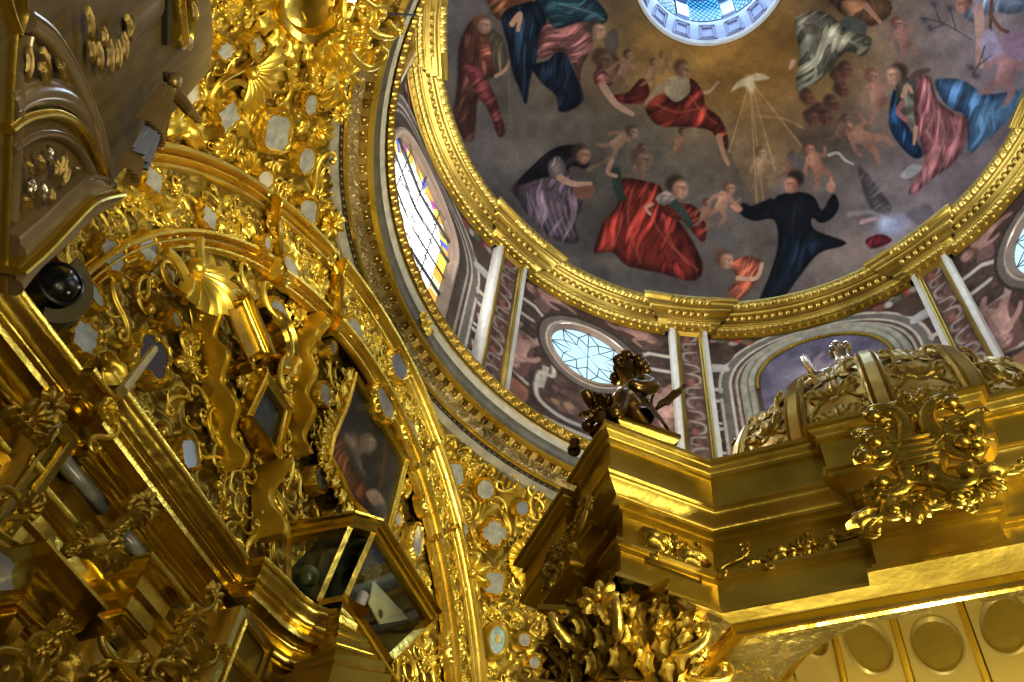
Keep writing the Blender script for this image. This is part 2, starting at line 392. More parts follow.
# ---------------------------------------------------------------- paint engine (colours are the pigments as seen, sRGB 0..255)
def lin(c):
    c = np.asarray(c, float) / 255.0
    return np.where(c <= .04045, c / 12.92, ((c + .055) / 1.055) ** 2.4)
class Canvas:
    def __init__(s, x0, x1, y0, y1, res):
        s.x = np.arange(x0, x1, 1 / res); s.y = np.arange(y0, y1, 1 / res); s.X, s.Y = np.meshgrid(s.x, s.y); s.b = (x0, y0, res)
        s.C = np.zeros(s.X.shape + (3,)); s.u = 1.0
    def fill(s, f): s.C[:] = f
    def _box(s, p, pad):
        x0, y0, r = s.b; lo = p.min(0) - pad; hi = p.max(0) + pad
        j0 = max(int((lo[0] - x0) * r), 0); j1 = min(int((hi[0] - x0) * r) + 2, s.X.shape[1]); i0 = max(int((lo[1] - y0) * r), 0); i1 = min(int((hi[1] - y0) * r) + 2, s.X.shape[0])
        return (slice(i0, i1), slice(j0, j1)) if i1 > i0 and j1 > j0 else None
    def _mix(s, bx, a, col):
        c = s.C[bx]; c += (np.asarray(col, float) - c) * a[..., None]
    def smooth(s, p, k=5, closed=True):
        p = np.asarray(p, float); n = len(p); out = []
        idx = range(n) if closed else range(n - 1)
        for i in idx:
            g = (lambda j: p[j % n]) if closed else (lambda j: p[min(max(j, 0), n - 1)])
            a, b, c, d = g(i - 1), g(i), g(i + 1), g(i + 2)
            for t in np.arange(k) / k:
                out.append(.5 * (2 * b + (c - a) * t + (2 * a - 5 * b + 4 * c - d) * t ** 2 + (3 * b - a - 3 * c + d) * t ** 3))
        if not closed: out.append(p[-1])
        return np.array(out)
    def poly(s, p, col, soft=1.6, a=1.0, sm=True, fold=None, shade=None):
        p = np.asarray(p, float)
        if sm: p = s.smooth(p)
        bx = s._box(p, soft * 2)
        if bx is None: return
        X, Y = s.X[bx], s.Y[bx]; ins = np.zeros(X.shape, bool); D = np.full(X.shape, 1e9)
        for q, r in zip(p, np.roll(p, -1, 0)):
            e = r - q; L = e @ e + 1e-12; t = np.clip(((X - q[0]) * e[0] + (Y - q[1]) * e[1]) / L, 0, 1)
            D = np.minimum(D, (X - q[0] - t * e[0]) ** 2 + (Y - q[1] - t * e[1]) ** 2)
            cr = ((q[1] > Y) != (r[1] > Y)); ins ^= cr & (X < (r[0] - q[0]) * (Y - q[1]) / (r[1] - q[1] + 1e-12) + q[0])
        sd = np.sqrt(D) * np.where(ins, 1, -1); al = np.clip(.5 + sd / soft, 0, 1) * a
        c = np.broadcast_to(np.asarray(col, float), X.shape + (3,)).copy()
        if fold:   # painted drapery: (angle, spacing, amount)
            an, sp, am = fold; ca, sa = math.cos(an), math.sin(an); u, v = X * ca + Y * sa, -X * sa + Y * ca
            u = u + 2.2 * sp * (vnoise(X / sp / 3 + 9, Y / sp / 3, 3) - .5)
            f = (vnoise(u / sp * 2.1 + 7, v / sp / 2.2 + 5, 5) - .5) * 1.7 + (vnoise(u / sp * 4.3 + 3, v / sp / 1.6 + 5, 6) - .5) * .8; am = am * 1.5
            c *= (.70 + .30 * np.clip(sd / (soft * 3.5), 0, 1))[..., None]; c *= (1 - .75 * am * np.exp(-(f / .13) ** 2))[..., None]; am = am * 1.05
            c *= np.clip(1 + am * f + am * .9 * np.clip(f, 0, 1) ** 2, .3, 2.2)[..., None] * (1 + .5 * am * (np.clip(sd / (soft * 5), 0, 1) - .6))[..., None]
        if shade is not None:
            c *= np.clip(1 + shade[0] * (X - p[:, 0].mean()) / np.ptp(p[:, 0]) + shade[1] * (Y - p[:, 1].mean()) / np.ptp(p[:, 1]), .3, 2)[..., None]
        cc = s.C[bx]; cc += (c - cc) * al[..., None]
    def stroke(s, p, col, w0=2.0, w1=None, soft=1.2, a=1.0, sm=True):
        p = np.asarray(p, float); w1 = w0 if w1 is None else w1
        if sm and len(p) > 2: p = s.smooth(p, 5, False)
        bx = s._box(p, max(w0, w1) + soft * 2)
        if bx is None: return
        X, Y = s.X[bx], s.Y[bx]; A = np.zeros(X.shape); n = len(p) - 1
        for i in range(n):
            q, r = p[i], p[i + 1]; e = r - q; L = e @ e + 1e-12; t = np.clip(((X - q[0]) * e[0] + (Y - q[1]) * e[1]) / L, 0, 1)
            d = np.hypot(X - q[0] - t * e[0], Y - q[1] - t * e[1]); w = w0 + (w1 - w0) * (i + t) / n
            A = np.maximum(A, np.clip(.5 + (w / 2 - d) / soft, 0, 1))
        s._mix(bx, A * a, col)
    def blob(s, x, y, rx, ry, col, a=1.0, rot=0.0, hard=1.0):
        R = max(rx, ry) * 1.8; bx = s._box(np.array([[x - R, y - R], [x + R, y + R]]), 0)
        if bx is None: return
        dx, dy = s.X[bx] - x, s.Y[bx] - y; c, q = math.cos(rot), math.sin(rot)
        d = ((c * dx + q * dy) / rx) ** 2 + ((-q * dx + c * dy) / ry) ** 2
        s._mix(bx, a * np.exp(-d ** hard * .9), col)
    def head(s, x, y, r, skin, hair, look=1, hy=-.35):
        s.blob(x - look * r * .28, y + hy * r, r * .88, r * .9, hair, .95, 0, 3)
        s.blob(x + look * r * .22, y + r * .12, r * .72, r * .85, skin, .95, 0, 3)
        d = np.asarray(skin) * .55
        s.blob(x - look * r * .25, y + r * .35, r * .35, r * .6, d, .55, 0, 1.5); s.blob(x + look * r * .3, y - r * .08, r * .5, r * .12, d, .6, look * .15, 2)
        s.stroke([(x + look * r * .42, y - r * .05), (x + look * r * .52, y + r * .3)], d, r * .14, r * .1, r * .12, .6); s.blob(x + look * r * .4, y + r * .58, r * .2, r * .08, d, .45, 0, 2); s.blob(x + look * r * .45, y - r * .35, r * .3, r * .2, np.minimum(np.asarray(skin) * 1.2, 255), .5, 0, 1)
    def putto(s, x, y, sz, skin=(150, 108, 88), hair=(80, 55, 40), pose=0.0, wing=None, look=1):
        c, q = math.cos(pose), math.sin(pose)
        T = lambda a, b: (x + sz * (a * c - b * q), y + sz * (a * q + b * c))
        if wing: s.poly([T(-.1, -.2), T(-.7, -.75), T(-.85, -.3), T(-.4, .05)], wing, 2, .8)
        sk = np.asarray(skin)
        for L in ([(.05, .35), (.28, .62), (.2, .95)], [(-.1, .35), (-.25, .65), (-.45, .85)]): s.stroke([T(*k) for k in L], sk * .9, sz * .26, sz * .12, 2, .9)
        s.poly([T(-.22, -.28), T(.2, -.28), T(.22, .1), T(.2, .42), T(-.18, .45), T(-.22, .1)], sk, 2, .95, shade=(-.4, -.3))
        for L in ([(.15, -.2), (.42, -.05), (.55, -.3)], [(-.15, -.2), (-.42, .05), (-.5, .25)]): s.stroke([T(*k) for k in L], sk * .96, sz * .17, sz * .1, 2, .9)
        hx, hy = T(.02, -.5); s.head(hx, hy, sz * .24, sk * 1.05, hair, look)
    def grain(s, sc, amt, seed=1):
        f = sum(vnoise(s.X / sc * 2 ** k, s.Y / sc * 2 ** k, seed + k) / 2 ** k for k in range(4)) / 1.9
        s.C *= (1 + amt * (f - .5))[..., None]
    def sample(s, x, y, gain):
        x0, y0, r = s.b; H, W = s.X.shape
        u = np.clip((np.asarray(x) - x0) * r, 0, W - 1.001); v = np.clip((np.asarray(y) - y0) * r, 0, H - 1.001)
        i, j = v.astype(int), u.astype(int); fv, fu = (v - i)[..., None], (u - j)[..., None]; C = s.C
        c = (C[i, j] * (1 - fu) + C[i, j + 1] * fu) * (1 - fv) + (C[i + 1, j] * (1 - fu) + C[i + 1, j + 1] * fu) * fv
        return np.clip(lin(np.clip(c, 0, 255)) * gain, 0, .85)

# ---------------------------------------------------------------- the dome mural
def paint_mural():
    c = Canvas(380, 1080, -70, 330, 2.2)
    X, Y = c.X, c.Y
    w = np.exp(-(((X - 735) / 150) ** 2 + ((Y - 55) / 85) ** 2) ** 1.3)[..., None]
    rt = np.clip((X - 760) / 230, 0, 1)[..., None]
    f = (vnoise(X / 60, Y / 45, 11) * .6 + vnoise(X / 25, Y / 20, 12) * .4)[..., None]
    bg = np.array([86, 78, 72.]) * (1 - rt) + np.array([132, 117, 120.]) * rt
    bg = bg * (.72 + .6 * f)
    c.C[:] = bg * (1 - w) + np.array([150, 106, 44.]) * (.7 + .6 * f) * w
    B, P, S = c.blob, c.poly, c.stroke
    for a in [(455, 40, 20, 60, (112, 106, 106), .6), (452, 0, 20, 30, (105, 100, 102), .6), (500, 150, 40, 14, (122, 112, 106), .6), (525, 165, 30, 12, (128, 118, 110), .5), (475, 150, 18, 40, (110, 100, 96), .5), (600, 130, 60, 14, (108, 96, 80), .5), (560, 120, 30, 10, (112, 100, 88), .5), (660, 150, 60, 22, (74, 72, 62), .6), (640, 120, 40, 18, (82, 78, 66), .5), (890, 190, 45, 25, (140, 124, 126), .5), (960, 170, 40, 40, (136, 120, 130), .6), (1000, 60, 40, 50, (142, 128, 140), .6), (940, 45, 45, 25, (140, 126, 128), .5), (850, 255, 60, 20, (158, 132, 118), .6), (810, 285, 50, 12, (120, 100, 96), .6), (690, 280, 50, 12, (70, 62, 60), .6), (580, 240, 40, 18, (74, 68, 66), .7), (700, 230, 30, 40, (110, 96, 88), .4), (880, 110, 25, 30, (128, 104, 96), .5), (775, 140, 26, 40, (128, 92, 58), .4), (735, 170, 40, 20, (92, 78, 60), .5)]: B(*a[:4], a[4], a[5])
    # figure upper left: winged figure in rose drapery with a shield
    P([(455, 5), (475, -10), (488, 8), (478, 30), (462, 55), (452, 40)], (96, 88, 86), 6, .8)
    P([(470, 22), (482, 18), (494, 34), (505, 58), (499, 74), (488, 80), (492, 98), (478, 100), (474, 138), (462, 139), (453, 122), (457, 84), (459, 46)], (98, 58, 46), 3, 1, fold=(.3, 9, .28))
    P([(461, 60), (476, 66), (492, 88), (500, 112), (505, 132), (498, 136), (489, 112), (476, 92)], (128, 62, 60), 2, 1, fold=(1.0, 7, .25))
    P([(478, 35), (492, 42), (500, 58), (488, 62), (478, 55)], (150, 84, 62), 2, 1, fold=(1.2, 6, .2))
    P([(488, 30), (501, 36), (508, 58), (506, 70), (496, 72)], (104, 94, 72), 2, .9, fold=(.2, 9, .2))
    S([(496, 76), (505, 70), (512, 58)], (172, 128, 104), 4, 3); S([(508, 60), (511, 130)], (120, 106, 78), 1.6, 1.2, 1, .8)
    c.head(483, 25, 9, (176, 134, 110), (96, 62, 44), 1)
    P([(490, -6), (532, -8), (536, 8), (520, 14), (500, 20), (490, 8)], (118, 72, 48), 3, 1, fold=(.8, 8, .3))
    # blue-mantled pair
    P([(502, 16), (520, 4), (544, 4), (546, 32), (536, 62), (530, 80), (526, 104), (519, 88), (512, 70), (507, 42)], (29, 42, 58), 2.5, 1, fold=(.1, 10, .4))
    P([(532, 66), (548, 60), (562, 48), (572, 66), (583, 94), (578, 106), (560, 112), (556, 96), (541, 82)], (26, 36, 52), 2.5, 1, fold=(.5, 9, .4))
    P([(542, 28), (562, 18), (588, 26), (592, 46), (582, 66), (579, 84), (572, 62), (560, 52), (538, 58)], (128, 80, 74), 2, 1, fold=(1.2, 7, .28))
    P([(536, -10), (588, -4), (607, 14), (602, 24), (578, 22), (556, 28), (544, 12)], (40, 66, 76), 2, 1, fold=(1.2, 8, .3))
    S([(560, 4), (590, 12), (604, 20)], (96, 128, 130), 2.4, 1.2, 2, .7); S([(512, 24), (520, 14), (518, 30)], (176, 130, 100), 6, 4)
    c.head(597, 30, 9, (176, 130, 104), (56, 44, 38), 1)
    # angel leaning over red drapery
    P([(604, 42), (614, 28), (619, 42), (612, 62)], (74, 68, 62), 3, .8)
    P([(612, 96), (628, 92), (642, 78), (650, 92), (642, 103), (622, 103)], (110, 38, 30), 2, 1, fold=(.5, 8, .3))
    P([(598, 60), (612, 54), (622, 66), (618, 82), (606, 86), (598, 76)], (134, 100, 76), 3, 1, fold=(1, 8, .2))
    P([(594, 72), (604, 70), (612, 82), (604, 90), (595, 84)], (146, 86, 76), 2, 1, fold=(.9, 4, .3))
    S([(603, 86), (616, 104), (632, 114)], (176, 136, 110), 8, 5); c.head(603, 60, 10, (110, 78, 58), (62, 44, 34), 1)
    c.putto(625, 66, 22, (150, 108, 84), (70, 48, 36), .3); c.putto(652, 72, 18, (142, 104, 72), (90, 62, 42), .2); c.putto(664, 62, 14, (140, 102, 66), (96, 70, 44), -.3)
    # seated figure in red at centre
    B(684, 68, 16, 14, (176, 134, 70), .5)
    P([(664, 82), (680, 76), (692, 84), (690, 100), (672, 104)], (148, 130, 98), 2, 1, shade=(-.3, -.2))
    S([(668, 82), (654, 94), (646, 104)], (144, 118, 88), 7, 4); S([(694, 92), (708, 92), (718, 82)], (170, 132, 94), 4, 2.5)
    P([(646, 106), (662, 94), (676, 102), (690, 92), (690, 78), (702, 90), (706, 106), (720, 118), (728, 138), (725, 150), (712, 132), (698, 128), (680, 127), (660, 126), (650, 118)], (122, 42, 32), 2, 1, fold=(.9, 11, .34))
    S([(656, 104), (676, 112), (700, 108)], (184, 84, 60), 2.5, 1, 2, .6); S([(690, 96), (704, 114), (718, 124)], (182, 80, 58), 2.2, 1, 2, .6)
    S([(719, 136), (723, 152), (728, 164)], (170, 126, 94), 6, 4); c.head(683, 70, 9, (150, 110, 78), (84, 58, 38), 1)
    c.putto(680, 142, 20, (126, 92, 68), (66, 48, 36), .3); c.putto(622, 140, 26, (144, 110, 88), (74, 54, 40), .9); c.putto(640, 160, 22, (120, 88, 70), (70, 50, 40), .2, (86, 76, 64))
    # angel in mauve with bowl
    P([(540, 142), (560, 118), (585, 116), (592, 132), (572, 150), (552, 152)], (98, 90, 80), 5, .7)
    P([(513, 186), (544, 158), (562, 152), (574, 184), (584, 202), (575, 222), (578, 242), (552, 238), (530, 218), (520, 202)], (98, 80, 90), 2.5, 1, fold=(.25, 9, .3))
    for k in range(6): S([(530 + 7 * k, 196 + 2 * k), (538 + 6 * k, 216 + k), (545 + 6 * k, 236)], (156, 140, 148), 2.2, 1, 2, .55)
    P([(517, 184), (548, 152), (572, 145), (590, 154), (586, 168), (572, 166), (562, 174), (542, 178)], (31, 28, 31), 2, 1, fold=(.8, 8, .3))
    P([(548, 164), (558, 156), (566, 166), (562, 178), (551, 178)], (146, 130, 126), 2, 1, fold=(.4, 5, .2))
    S([(560, 178), (574, 184), (590, 184)], (178, 134, 110), 7, 5); c.head(582, 155, 9.5, (178, 128, 102), (58, 42, 34), 1)
    P([(574, 188), (594, 186), (592, 196), (582, 200), (575, 196)], (120, 78, 60), 2, 1); S([(588, 170), (606, 162), (612, 172)], (120, 96, 72), 4, 2)
    # kneeling pair in red
    P([(618, 186), (626, 178), (656, 184), (663, 192), (674, 214), (692, 240), (703, 268), (692, 281), (660, 273), (628, 266), (612, 252), (594, 252), (604, 222), (617, 206)], (116, 38, 30), 2.2, 1, fold=(.35, 12, .36))
    for L in ([(632, 190), (628, 220), (640, 262)], [(650, 192), (656, 226), (690, 266)], [(622, 214), (616, 240), (606, 250)], [(664, 212), (672, 244), (698, 270)]): S(L, (186, 84, 66), 3, 1.2, 2.5, .55)
    P([(660, 208), (690, 204), (706, 222), (704, 242), (694, 234), (684, 222), (668, 216)], (122, 42, 34), 2, 1, fold=(1, 8, .3))
    S([(616, 172), (618, 188), (622, 198)], (44, 54, 48), 10, 8); S([(612, 160), (608, 172), (616, 176)], (168, 126, 102), 5, 4); S([(674, 204), (684, 214), (690, 224)], (50, 60, 54), 9, 7)
    P([(655, 198), (668, 190), (676, 198), (664, 206)], (160, 140, 128), 2, 1, fold=(.6, 5, .2)); S([(652, 204), (646, 208), (650, 214)], (176, 130, 106), 4, 3)
    c.head(642, 160, 11, (120, 92, 74), (72, 52, 40), 1); c.head(678, 188, 11, (184, 132, 104), (46, 34, 28), 1)
    # little angel in orange
    P([(716, 244), (712, 234), (724, 230), (734, 242), (728, 250)], (92, 86, 88), 3, .8)
    P([(731, 262), (748, 256), (762, 262), (760, 274), (750, 290), (738, 300), (728, 292), (736, 278)], (182, 92, 64), 2, 1, fold=(.7, 6, .25)); S([(738, 278), (756, 278), (762, 264)], (196, 150, 122), 5, 4)
    c.head(725, 260, 9, (190, 134, 108), (96, 60, 44), 1); c.putto(724, 200, 26, (164, 118, 92), (96, 66, 48), .4); c.putto(705, 212, 18, (150, 106, 84), (80, 56, 44), .2)
    # ray-lit dove
    for e in ((729, 152), (757, 206), (764, 206), (803, 148), (775, 170)): S([(750, 80), e], (206, 164, 104), 1.2, 2.2, 1, .5, False)
    P([(750, 80), (729, 152), (757, 206), (803, 148)], (170, 126, 74), 3, .28, False)
    P([(731, 92), (737, 82), (747, 78), (750, 88), (746, 86), (738, 88)], (196, 172, 126), 1.5, 1); P([(748, 78), (758, 73), (770, 78), (756, 81)], (190, 168, 130), 1.5, .95); B(750, 84, 5, 9, (206, 186, 144), .95, -.2, 2)
    S([(758, 116), (780, 118), (796, 124), (803, 128)], (176, 136, 72), 3, 2, 2, .6)
    c.putto(762, 165, 24, (158, 124, 92), (110, 78, 50), -.1); c.putto(790, 165, 18, (130, 90, 68), (80, 54, 40), .3); c.putto(815, 162, 28, (164, 112, 86), (90, 62, 46), -.5, (92, 84, 82)); S([(829, 155), (838, 153), (845, 160), (853, 164)], (196, 184, 170), 3.4, 2)
    # kneeling saint in black
    S([(771, 205), (752, 212), (744, 209)], (20, 22, 29), 13, 12, 2)
    P([(742, 205), (758, 209), (772, 203), (779, 195), (800, 192), (814, 197), (822, 210), (833, 194), (839, 204), (834, 216), (822, 223), (812, 218), (815, 230), (844, 241), (842, 246), (818, 254), (797, 280), (782, 298), (760, 302), (770, 274), (778, 244), (774, 220), (755, 221), (742, 215)], (21, 24, 32), 2, 1, fold=(.25, 14, .22))
    P([(786, 236), (812, 240), (838, 244), (816, 252), (796, 278), (780, 297), (766, 297), (780, 262)], (26, 38, 54), 3, .85, fold=(.5, 10, .3))
    S([(796, 202), (792, 230), (796, 250)], (44, 50, 60), 2.4, 1, 3, .6); S([(818, 214), (828, 206)], (44, 50, 60), 2, 1, 3, .6)
    c.head(793, 184, 9.5, (194, 130, 104), (40, 28, 24), -1, -.6); B(737, 208, 6, 4, (190, 128, 104), .95, .4, 3); S([(731, 206), (740, 209)], (190, 128, 104), 2.4); B(831, 187, 4.5, 6, (196, 134, 112), .95, .2, 3); S([(831, 178), (832, 188)], (190, 128, 104), 2.2)
    # grey-robed bishop and cherub heads
    P([(828, -8), (880, -6), (892, 10), (874, 26), (852, 20), (836, 8)], (122, 84, 58), 3, 1, fold=(.7, 8, .3)); S([(866, 6), (880, 22)], (170, 120, 96), 6, 4)
    P([(836, 26), (850, 16), (866, 24), (864, 36), (848, 40)], (76, 76, 72), 2, 1)
    P([(796, 18), (824, 12), (848, 30), (871, 38), (864, 56), (846, 52), (828, 72), (812, 86), (796, 90), (799, 52)], (122, 116, 96), 2.5, 1, fold=(.6, 10, .36))
    for L in ([(822, 46), (836, 36), (856, 44)], [(812, 56), (816, 74), (806, 86)], [(800, 24), (812, 34), (808, 50)]): S(L, (176, 168, 148), 4, 2, 2.5, .7)
    c.head(812, 26, 10, (110, 100, 82), (96, 92, 80), -1); S([(793, 62), (790, 68)], (190, 150, 120), 6, 3)
    for x, y in ((808, 98), (820, 112), (832, 104), (842, 90), (838, 76), (846, 70), (826, 118), (812, 118)): c.head(x, y, 8, (112, 70, 54), (64, 44, 36), 1); 
    c.putto(902, 36, 26, (166, 118, 104), (120, 74, 62), -.4); c.putto(876, 92, 32, (158, 112, 92), (110, 72, 56), -.3); c.putto(860, 136, 34, (160, 112, 92), (84, 58, 46), -1.1); c.putto(842, 128, 20, (120, 88, 74), (74, 54, 46), .4)
    P([(858, 168), (866, 172), (884, 196), (892, 208), (884, 218), (868, 204)], (104, 94, 98), 3, .9, fold=(.9, 5, .2)); S([(850, 214), (872, 212), (886, 218)], (168, 158, 156), 5, 2, 3, .6)
    # kneeling woman in rose and blue
    P([(936, 80), (962, 80), (986, 94), (1020, 92), (1008, 118), (986, 140), (969, 152), (966, 118), (950, 108), (940, 96)], (82, 126, 176), 2.5, 1, fold=(.3, 11, .3))
    P([(972, 112), (1000, 98), (1024, 90), (1010, 118), (984, 140), (970, 148)], (116, 168, 218), 4, .75, fold=(.6, 9, .2))
    P([(892, 94), (897, 92), (904, 118), (914, 136), (923, 154), (914, 158), (899, 144), (889, 124)], (34, 66, 104), 2, 1, fold=(.3, 7, .3))
    P([(896, 84), (908, 78), (920, 84), (922, 110), (916, 128), (902, 116)], (104, 100, 88), 2, 1, fold=(.3, 6, .2))
    P([(918, 76), (930, 78), (938, 100), (956, 114), (968, 118), (964, 146), (950, 166), (930, 180), (915, 194), (909, 190), (924, 164), (920, 142), (914, 112)], (158, 96, 100), 2.2, 1, fold=(.2, 9, .26))
    for L in ([(928, 84), (934, 112), (926, 132)], [(938, 112), (944, 140), (924, 182)], [(952, 118), (956, 144), (940, 168)], [(926, 130), (934, 150), (918, 186)]): S(L, (196, 140, 138), 2.6, 1.2, 2.5, .6)
    S([(916, 128), (914, 144)], (186, 136, 112), 5, 3); S([(903, 96), (908, 86), (912, 92)], (188, 140, 114), 5, 3); S([(902, 104), (898, 112), (906, 120)], (156, 96, 100), 6, 5)
    S([(912, 80), (916, 74), (928, 70)], (90, 74, 66), 7, 5); c.head(896, 75, 10.5, (196, 150, 122), (58, 42, 34), -1, -.3)
    P([(900, 176), (912, 164), (922, 168), (910, 178)], (170, 168, 172), 2, .8)
    # angels with lilies, upper right
    P([(964, -12), (1012, -14), (1030, 4), (1014, 14), (990, 12), (976, 22), (964, 14)], (150, 168, 202), 3, 1, fold=(.6, 9, .25))
    S([(978, 8), (980, 34), (979, 58), (981, 66)], (186, 148, 138), 11, 5); c.head(964, 4, 9, (190, 132, 112), (110, 70, 54), -1)
    S([(992, -6), (990, 34)], (96, 66, 50), 4, 3); S([(990, 14), (1000, 28), (1008, 32)], (110, 74, 58), 4, 4); c.putto(1008, 66, 40, (178, 128, 128), (120, 84, 74), .3, (168, 156, 190)); P([(1000, 40), (1018, 30), (1030, 40), (1024, 60), (1006, 56)], (156, 124, 156), 3, .8)
    for L in ([(922, 18), (940, 22), (956, 30), (972, 40)], [(940, 22), (934, 4)], [(956, 30), (950, 8)], [(944, 24), (930, 30)], [(985, 46), (978, 66), (972, 76)], [(978, 66), (990, 56)]): S(L, (62, 62, 66), 1.6, 1, 1, .8)
    for x, y in ((924, 20), (934, 4), (950, 8), (930, 28), (971, 68), (976, 76)): B(x, y, 4, 3, (72, 66, 82), .85, .5)
    # bright cloud with a fallen cloak, lower right
    B(892, 226, 16, 10, (150, 164, 206), .9, -.4); B(886, 222, 7, 6, (204, 212, 236), .8); P([(866, 240), (880, 234), (892, 240), (880, 247), (870, 248)], (128, 36, 48), 2, 1, fold=(.5, 5, .25)); S([(862, 222), (876, 218)], (186, 150, 150), 5, 3); P([(906, 214), (926, 204), (934, 214), (922, 226)], (96, 88, 98), 3, .8)
    g_ = c.C.mean(-1, keepdims=True); c.C[:] = g_ + (c.C - g_) * .92; c.grain(9, .30); c.grain(40, .35, 7); return c

# ---------------------------------------------------------------- drum frescoes, one bay in (arc length, height) centimetres
def paint_bay(kind, seed):
    r = random.Random(seed); c = Canvas(-128, 128, -184, 100, 1.8)   # y up is positive later; here y = height - 960
    f = (vnoise(c.X / 9, c.Y / 9, seed) * .6 + vnoise(c.X / 3.5, c.Y / 3.5, seed + 1) * .4)[..., None]
    c.C[:] = np.array([70, 54, 48.]) * (.6 + .8 * f)
    W, G, R_ = (176, 166, 150), (98, 88, 80), (128, 84, 74)
    def sym(fn, p, *a, **k):
        p = np.asarray(p, float); fn(p, *a, **k); fn(p * [-1, 1], *a, **k)
    if kind == 'oval':
        sym(c.poly, [(0, 62), (40, 58), (88, 70), (96, 84), (60, 92), (0, 86)], (66, 50, 46), 3)
        for sg in (-1, 1): c.putto(sg * 52, 66, 36, (158, 120, 108), (96, 66, 56), sg * 1.2, (112, 84, 82))
        for d, col, w in ((0, (52, 42, 38), 11), (0, G, 8), (0, W, 4.2)):
            sym(c.stroke, [(0, -48), (22, -48), (36, -38), (36, -60), (50, -66), (50, -100), (26, -112), (0, -112)], col, w, w, 1.5)
            sym(c.stroke, [(50, -8), (58, -24), (90, -24), (90, -80), (62, -92)], col, w, w, 1.5, 1, False)
            sym(c.stroke, [(46, 20), (64, 34), (92, 34), (92, 8), (64, 8)], col, w, w, 1.5, 1, False)
            sym(c.stroke, [(0, -124), (40, -124), (54, -140), (90, -140)], col, w, w, 1.5, 1, False)
        sym(c.poly, [(60, -28), (86, -28), (86, -78), (64, -84)], (96, 68, 62), 2)
        for sg in (-1, 1): c.putto(sg * 76, -52, 44, (166, 128, 118), (104, 70, 60), sg * .2, None, -sg)
        for sg in (-1, 1):
            for k in range(10): c.blob(sg * 20 + r.uniform(-14, 14), -88 + r.uniform(-14, 14), 5, 4, r.choice([(90, 66, 62), (120, 96, 90), (104, 78, 74), (140, 112, 84)]), .9, r.uniform(0, 3), 2)
        sym(c.poly, [(40, -50), (48, -52), (48, -70), (54, -74), (52, -90), (44, -84)], (170, 164, 150), 2, .9, False); sym(c.poly, [(60, -100), (84, -98), (88, -118), (64, -122)], (146, 100, 78), 2, .9)
        th = np.linspace(0, 2 * PI, 40)
        for rad, col, w in ((52, (52, 42, 38), 14), (51, G, 9), (47, W, 3)): c.stroke(np.c_[rad * np.cos(th), rad * np.sin(th)], col, w, w, 1.5, 1, False)
    else:
        th = np.linspace(0, PI, 30)
        for rad, col, w in ((95, (96, 90, 84), 12), (100, W, 3), (90, W, 2.5), (84, (150, 140, 128), 3), (78, (72, 62, 54), 8)):
            c.stroke(np.r_[[(rad, -180)], np.c_[rad * np.cos(th), -12 + rad * .92 * np.sin(th)], [(-rad, -180)]], col, w, w, 1.5, 1, False)
        sym(c.stroke, [(100, -14), (124, -14)], (168, 160, 148), 6); sym(c.stroke, [(100, -24), (124, -24)], (84, 76, 70), 8)
        for sg in (-1, 1):
            for k in range(34): c.blob(sg * r.uniform(62, 124), r.uniform(62, 92), 5, 4, r.choice([(150, 72, 62), (96, 62, 56), (168, 160, 150), (84, 92, 66), (120, 60, 70)]), .9, r.uniform(0, 3), 2)
            c.poly([(sg * 84, 56), (sg * 118, 56), (sg * 122, 42), (sg * 112, 28), (sg * 92, 28), (sg * 82, 42)], (70, 56, 48), 2); c.poly([(sg * 92, 27), (sg * 112, 27), (sg * 116, 16), (sg * 90, 16)], (160, 156, 150), 2)
            for k in range(3):
                y = -48 - 42 * k
                c.stroke([(sg * 104, y + 16), (sg * 118, y + 12), (sg * 120, y - 2), (sg * 110, y - 8), (sg * 106, y)], (186, 178, 166), 5, 2.5, 1.5); c.stroke([(sg * 104, y - 18), (sg * 114, y - 16), (sg * 118, y - 22)], (186, 178, 166), 4, 2, 1.5)
    c.stroke([(-128, 92), (128, 92)], (60, 48, 40), 5); c.grain(8, .3, seed + 5); return c
def paint_pilaster(seed):
    r = random.Random(seed); c = Canvas(-20, 20, -184, 90, 1.0 / .5)
    f = vnoise(c.X / 4, c.Y / 4, seed)[..., None]; c.C[:] = np.array([84, 64, 56.]) * (.7 + .6 * f)
    for k in range(7):
        y = 60 - 37 * k; sg = 1 if k % 2 else -1
        c.stroke([(sg * -6, y + 14), (sg * 6, y + 10), (sg * 7, y), (0, y - 4), (sg * -3, y + 2)], (140, 128, 118), 3.6, 2.2, 2); c.stroke([(sg * 6, y - 8), (sg * -5, y - 10), (sg * -7, y - 18), (sg * -1, y - 20)], (136, 124, 114), 3.2, 1.8, 2)
        c.blob(sg * -2, y - 2, 4, 5, r.choice([(126, 70, 62), (92, 58, 54), (124, 124, 132)]), .9, 0, 2); c.blob(sg * 5, y - 14, 3.4, 3.4, (74, 48, 44), .9, 0, 2); c.blob(sg * -5, y + 18, 3, 4, (74, 48, 44), .8, 0, 2)
    c.grain(6, .3, seed); return c
# ================================================================ THE SHELL
def struct(o): o['kind'] = 'structure'; return o
def lum_gain(): return 1.0
MG, FG = 1.0, 1.15          # pigment brightness of mural / drum frescoes
ZL = 10.6                  # dome spring
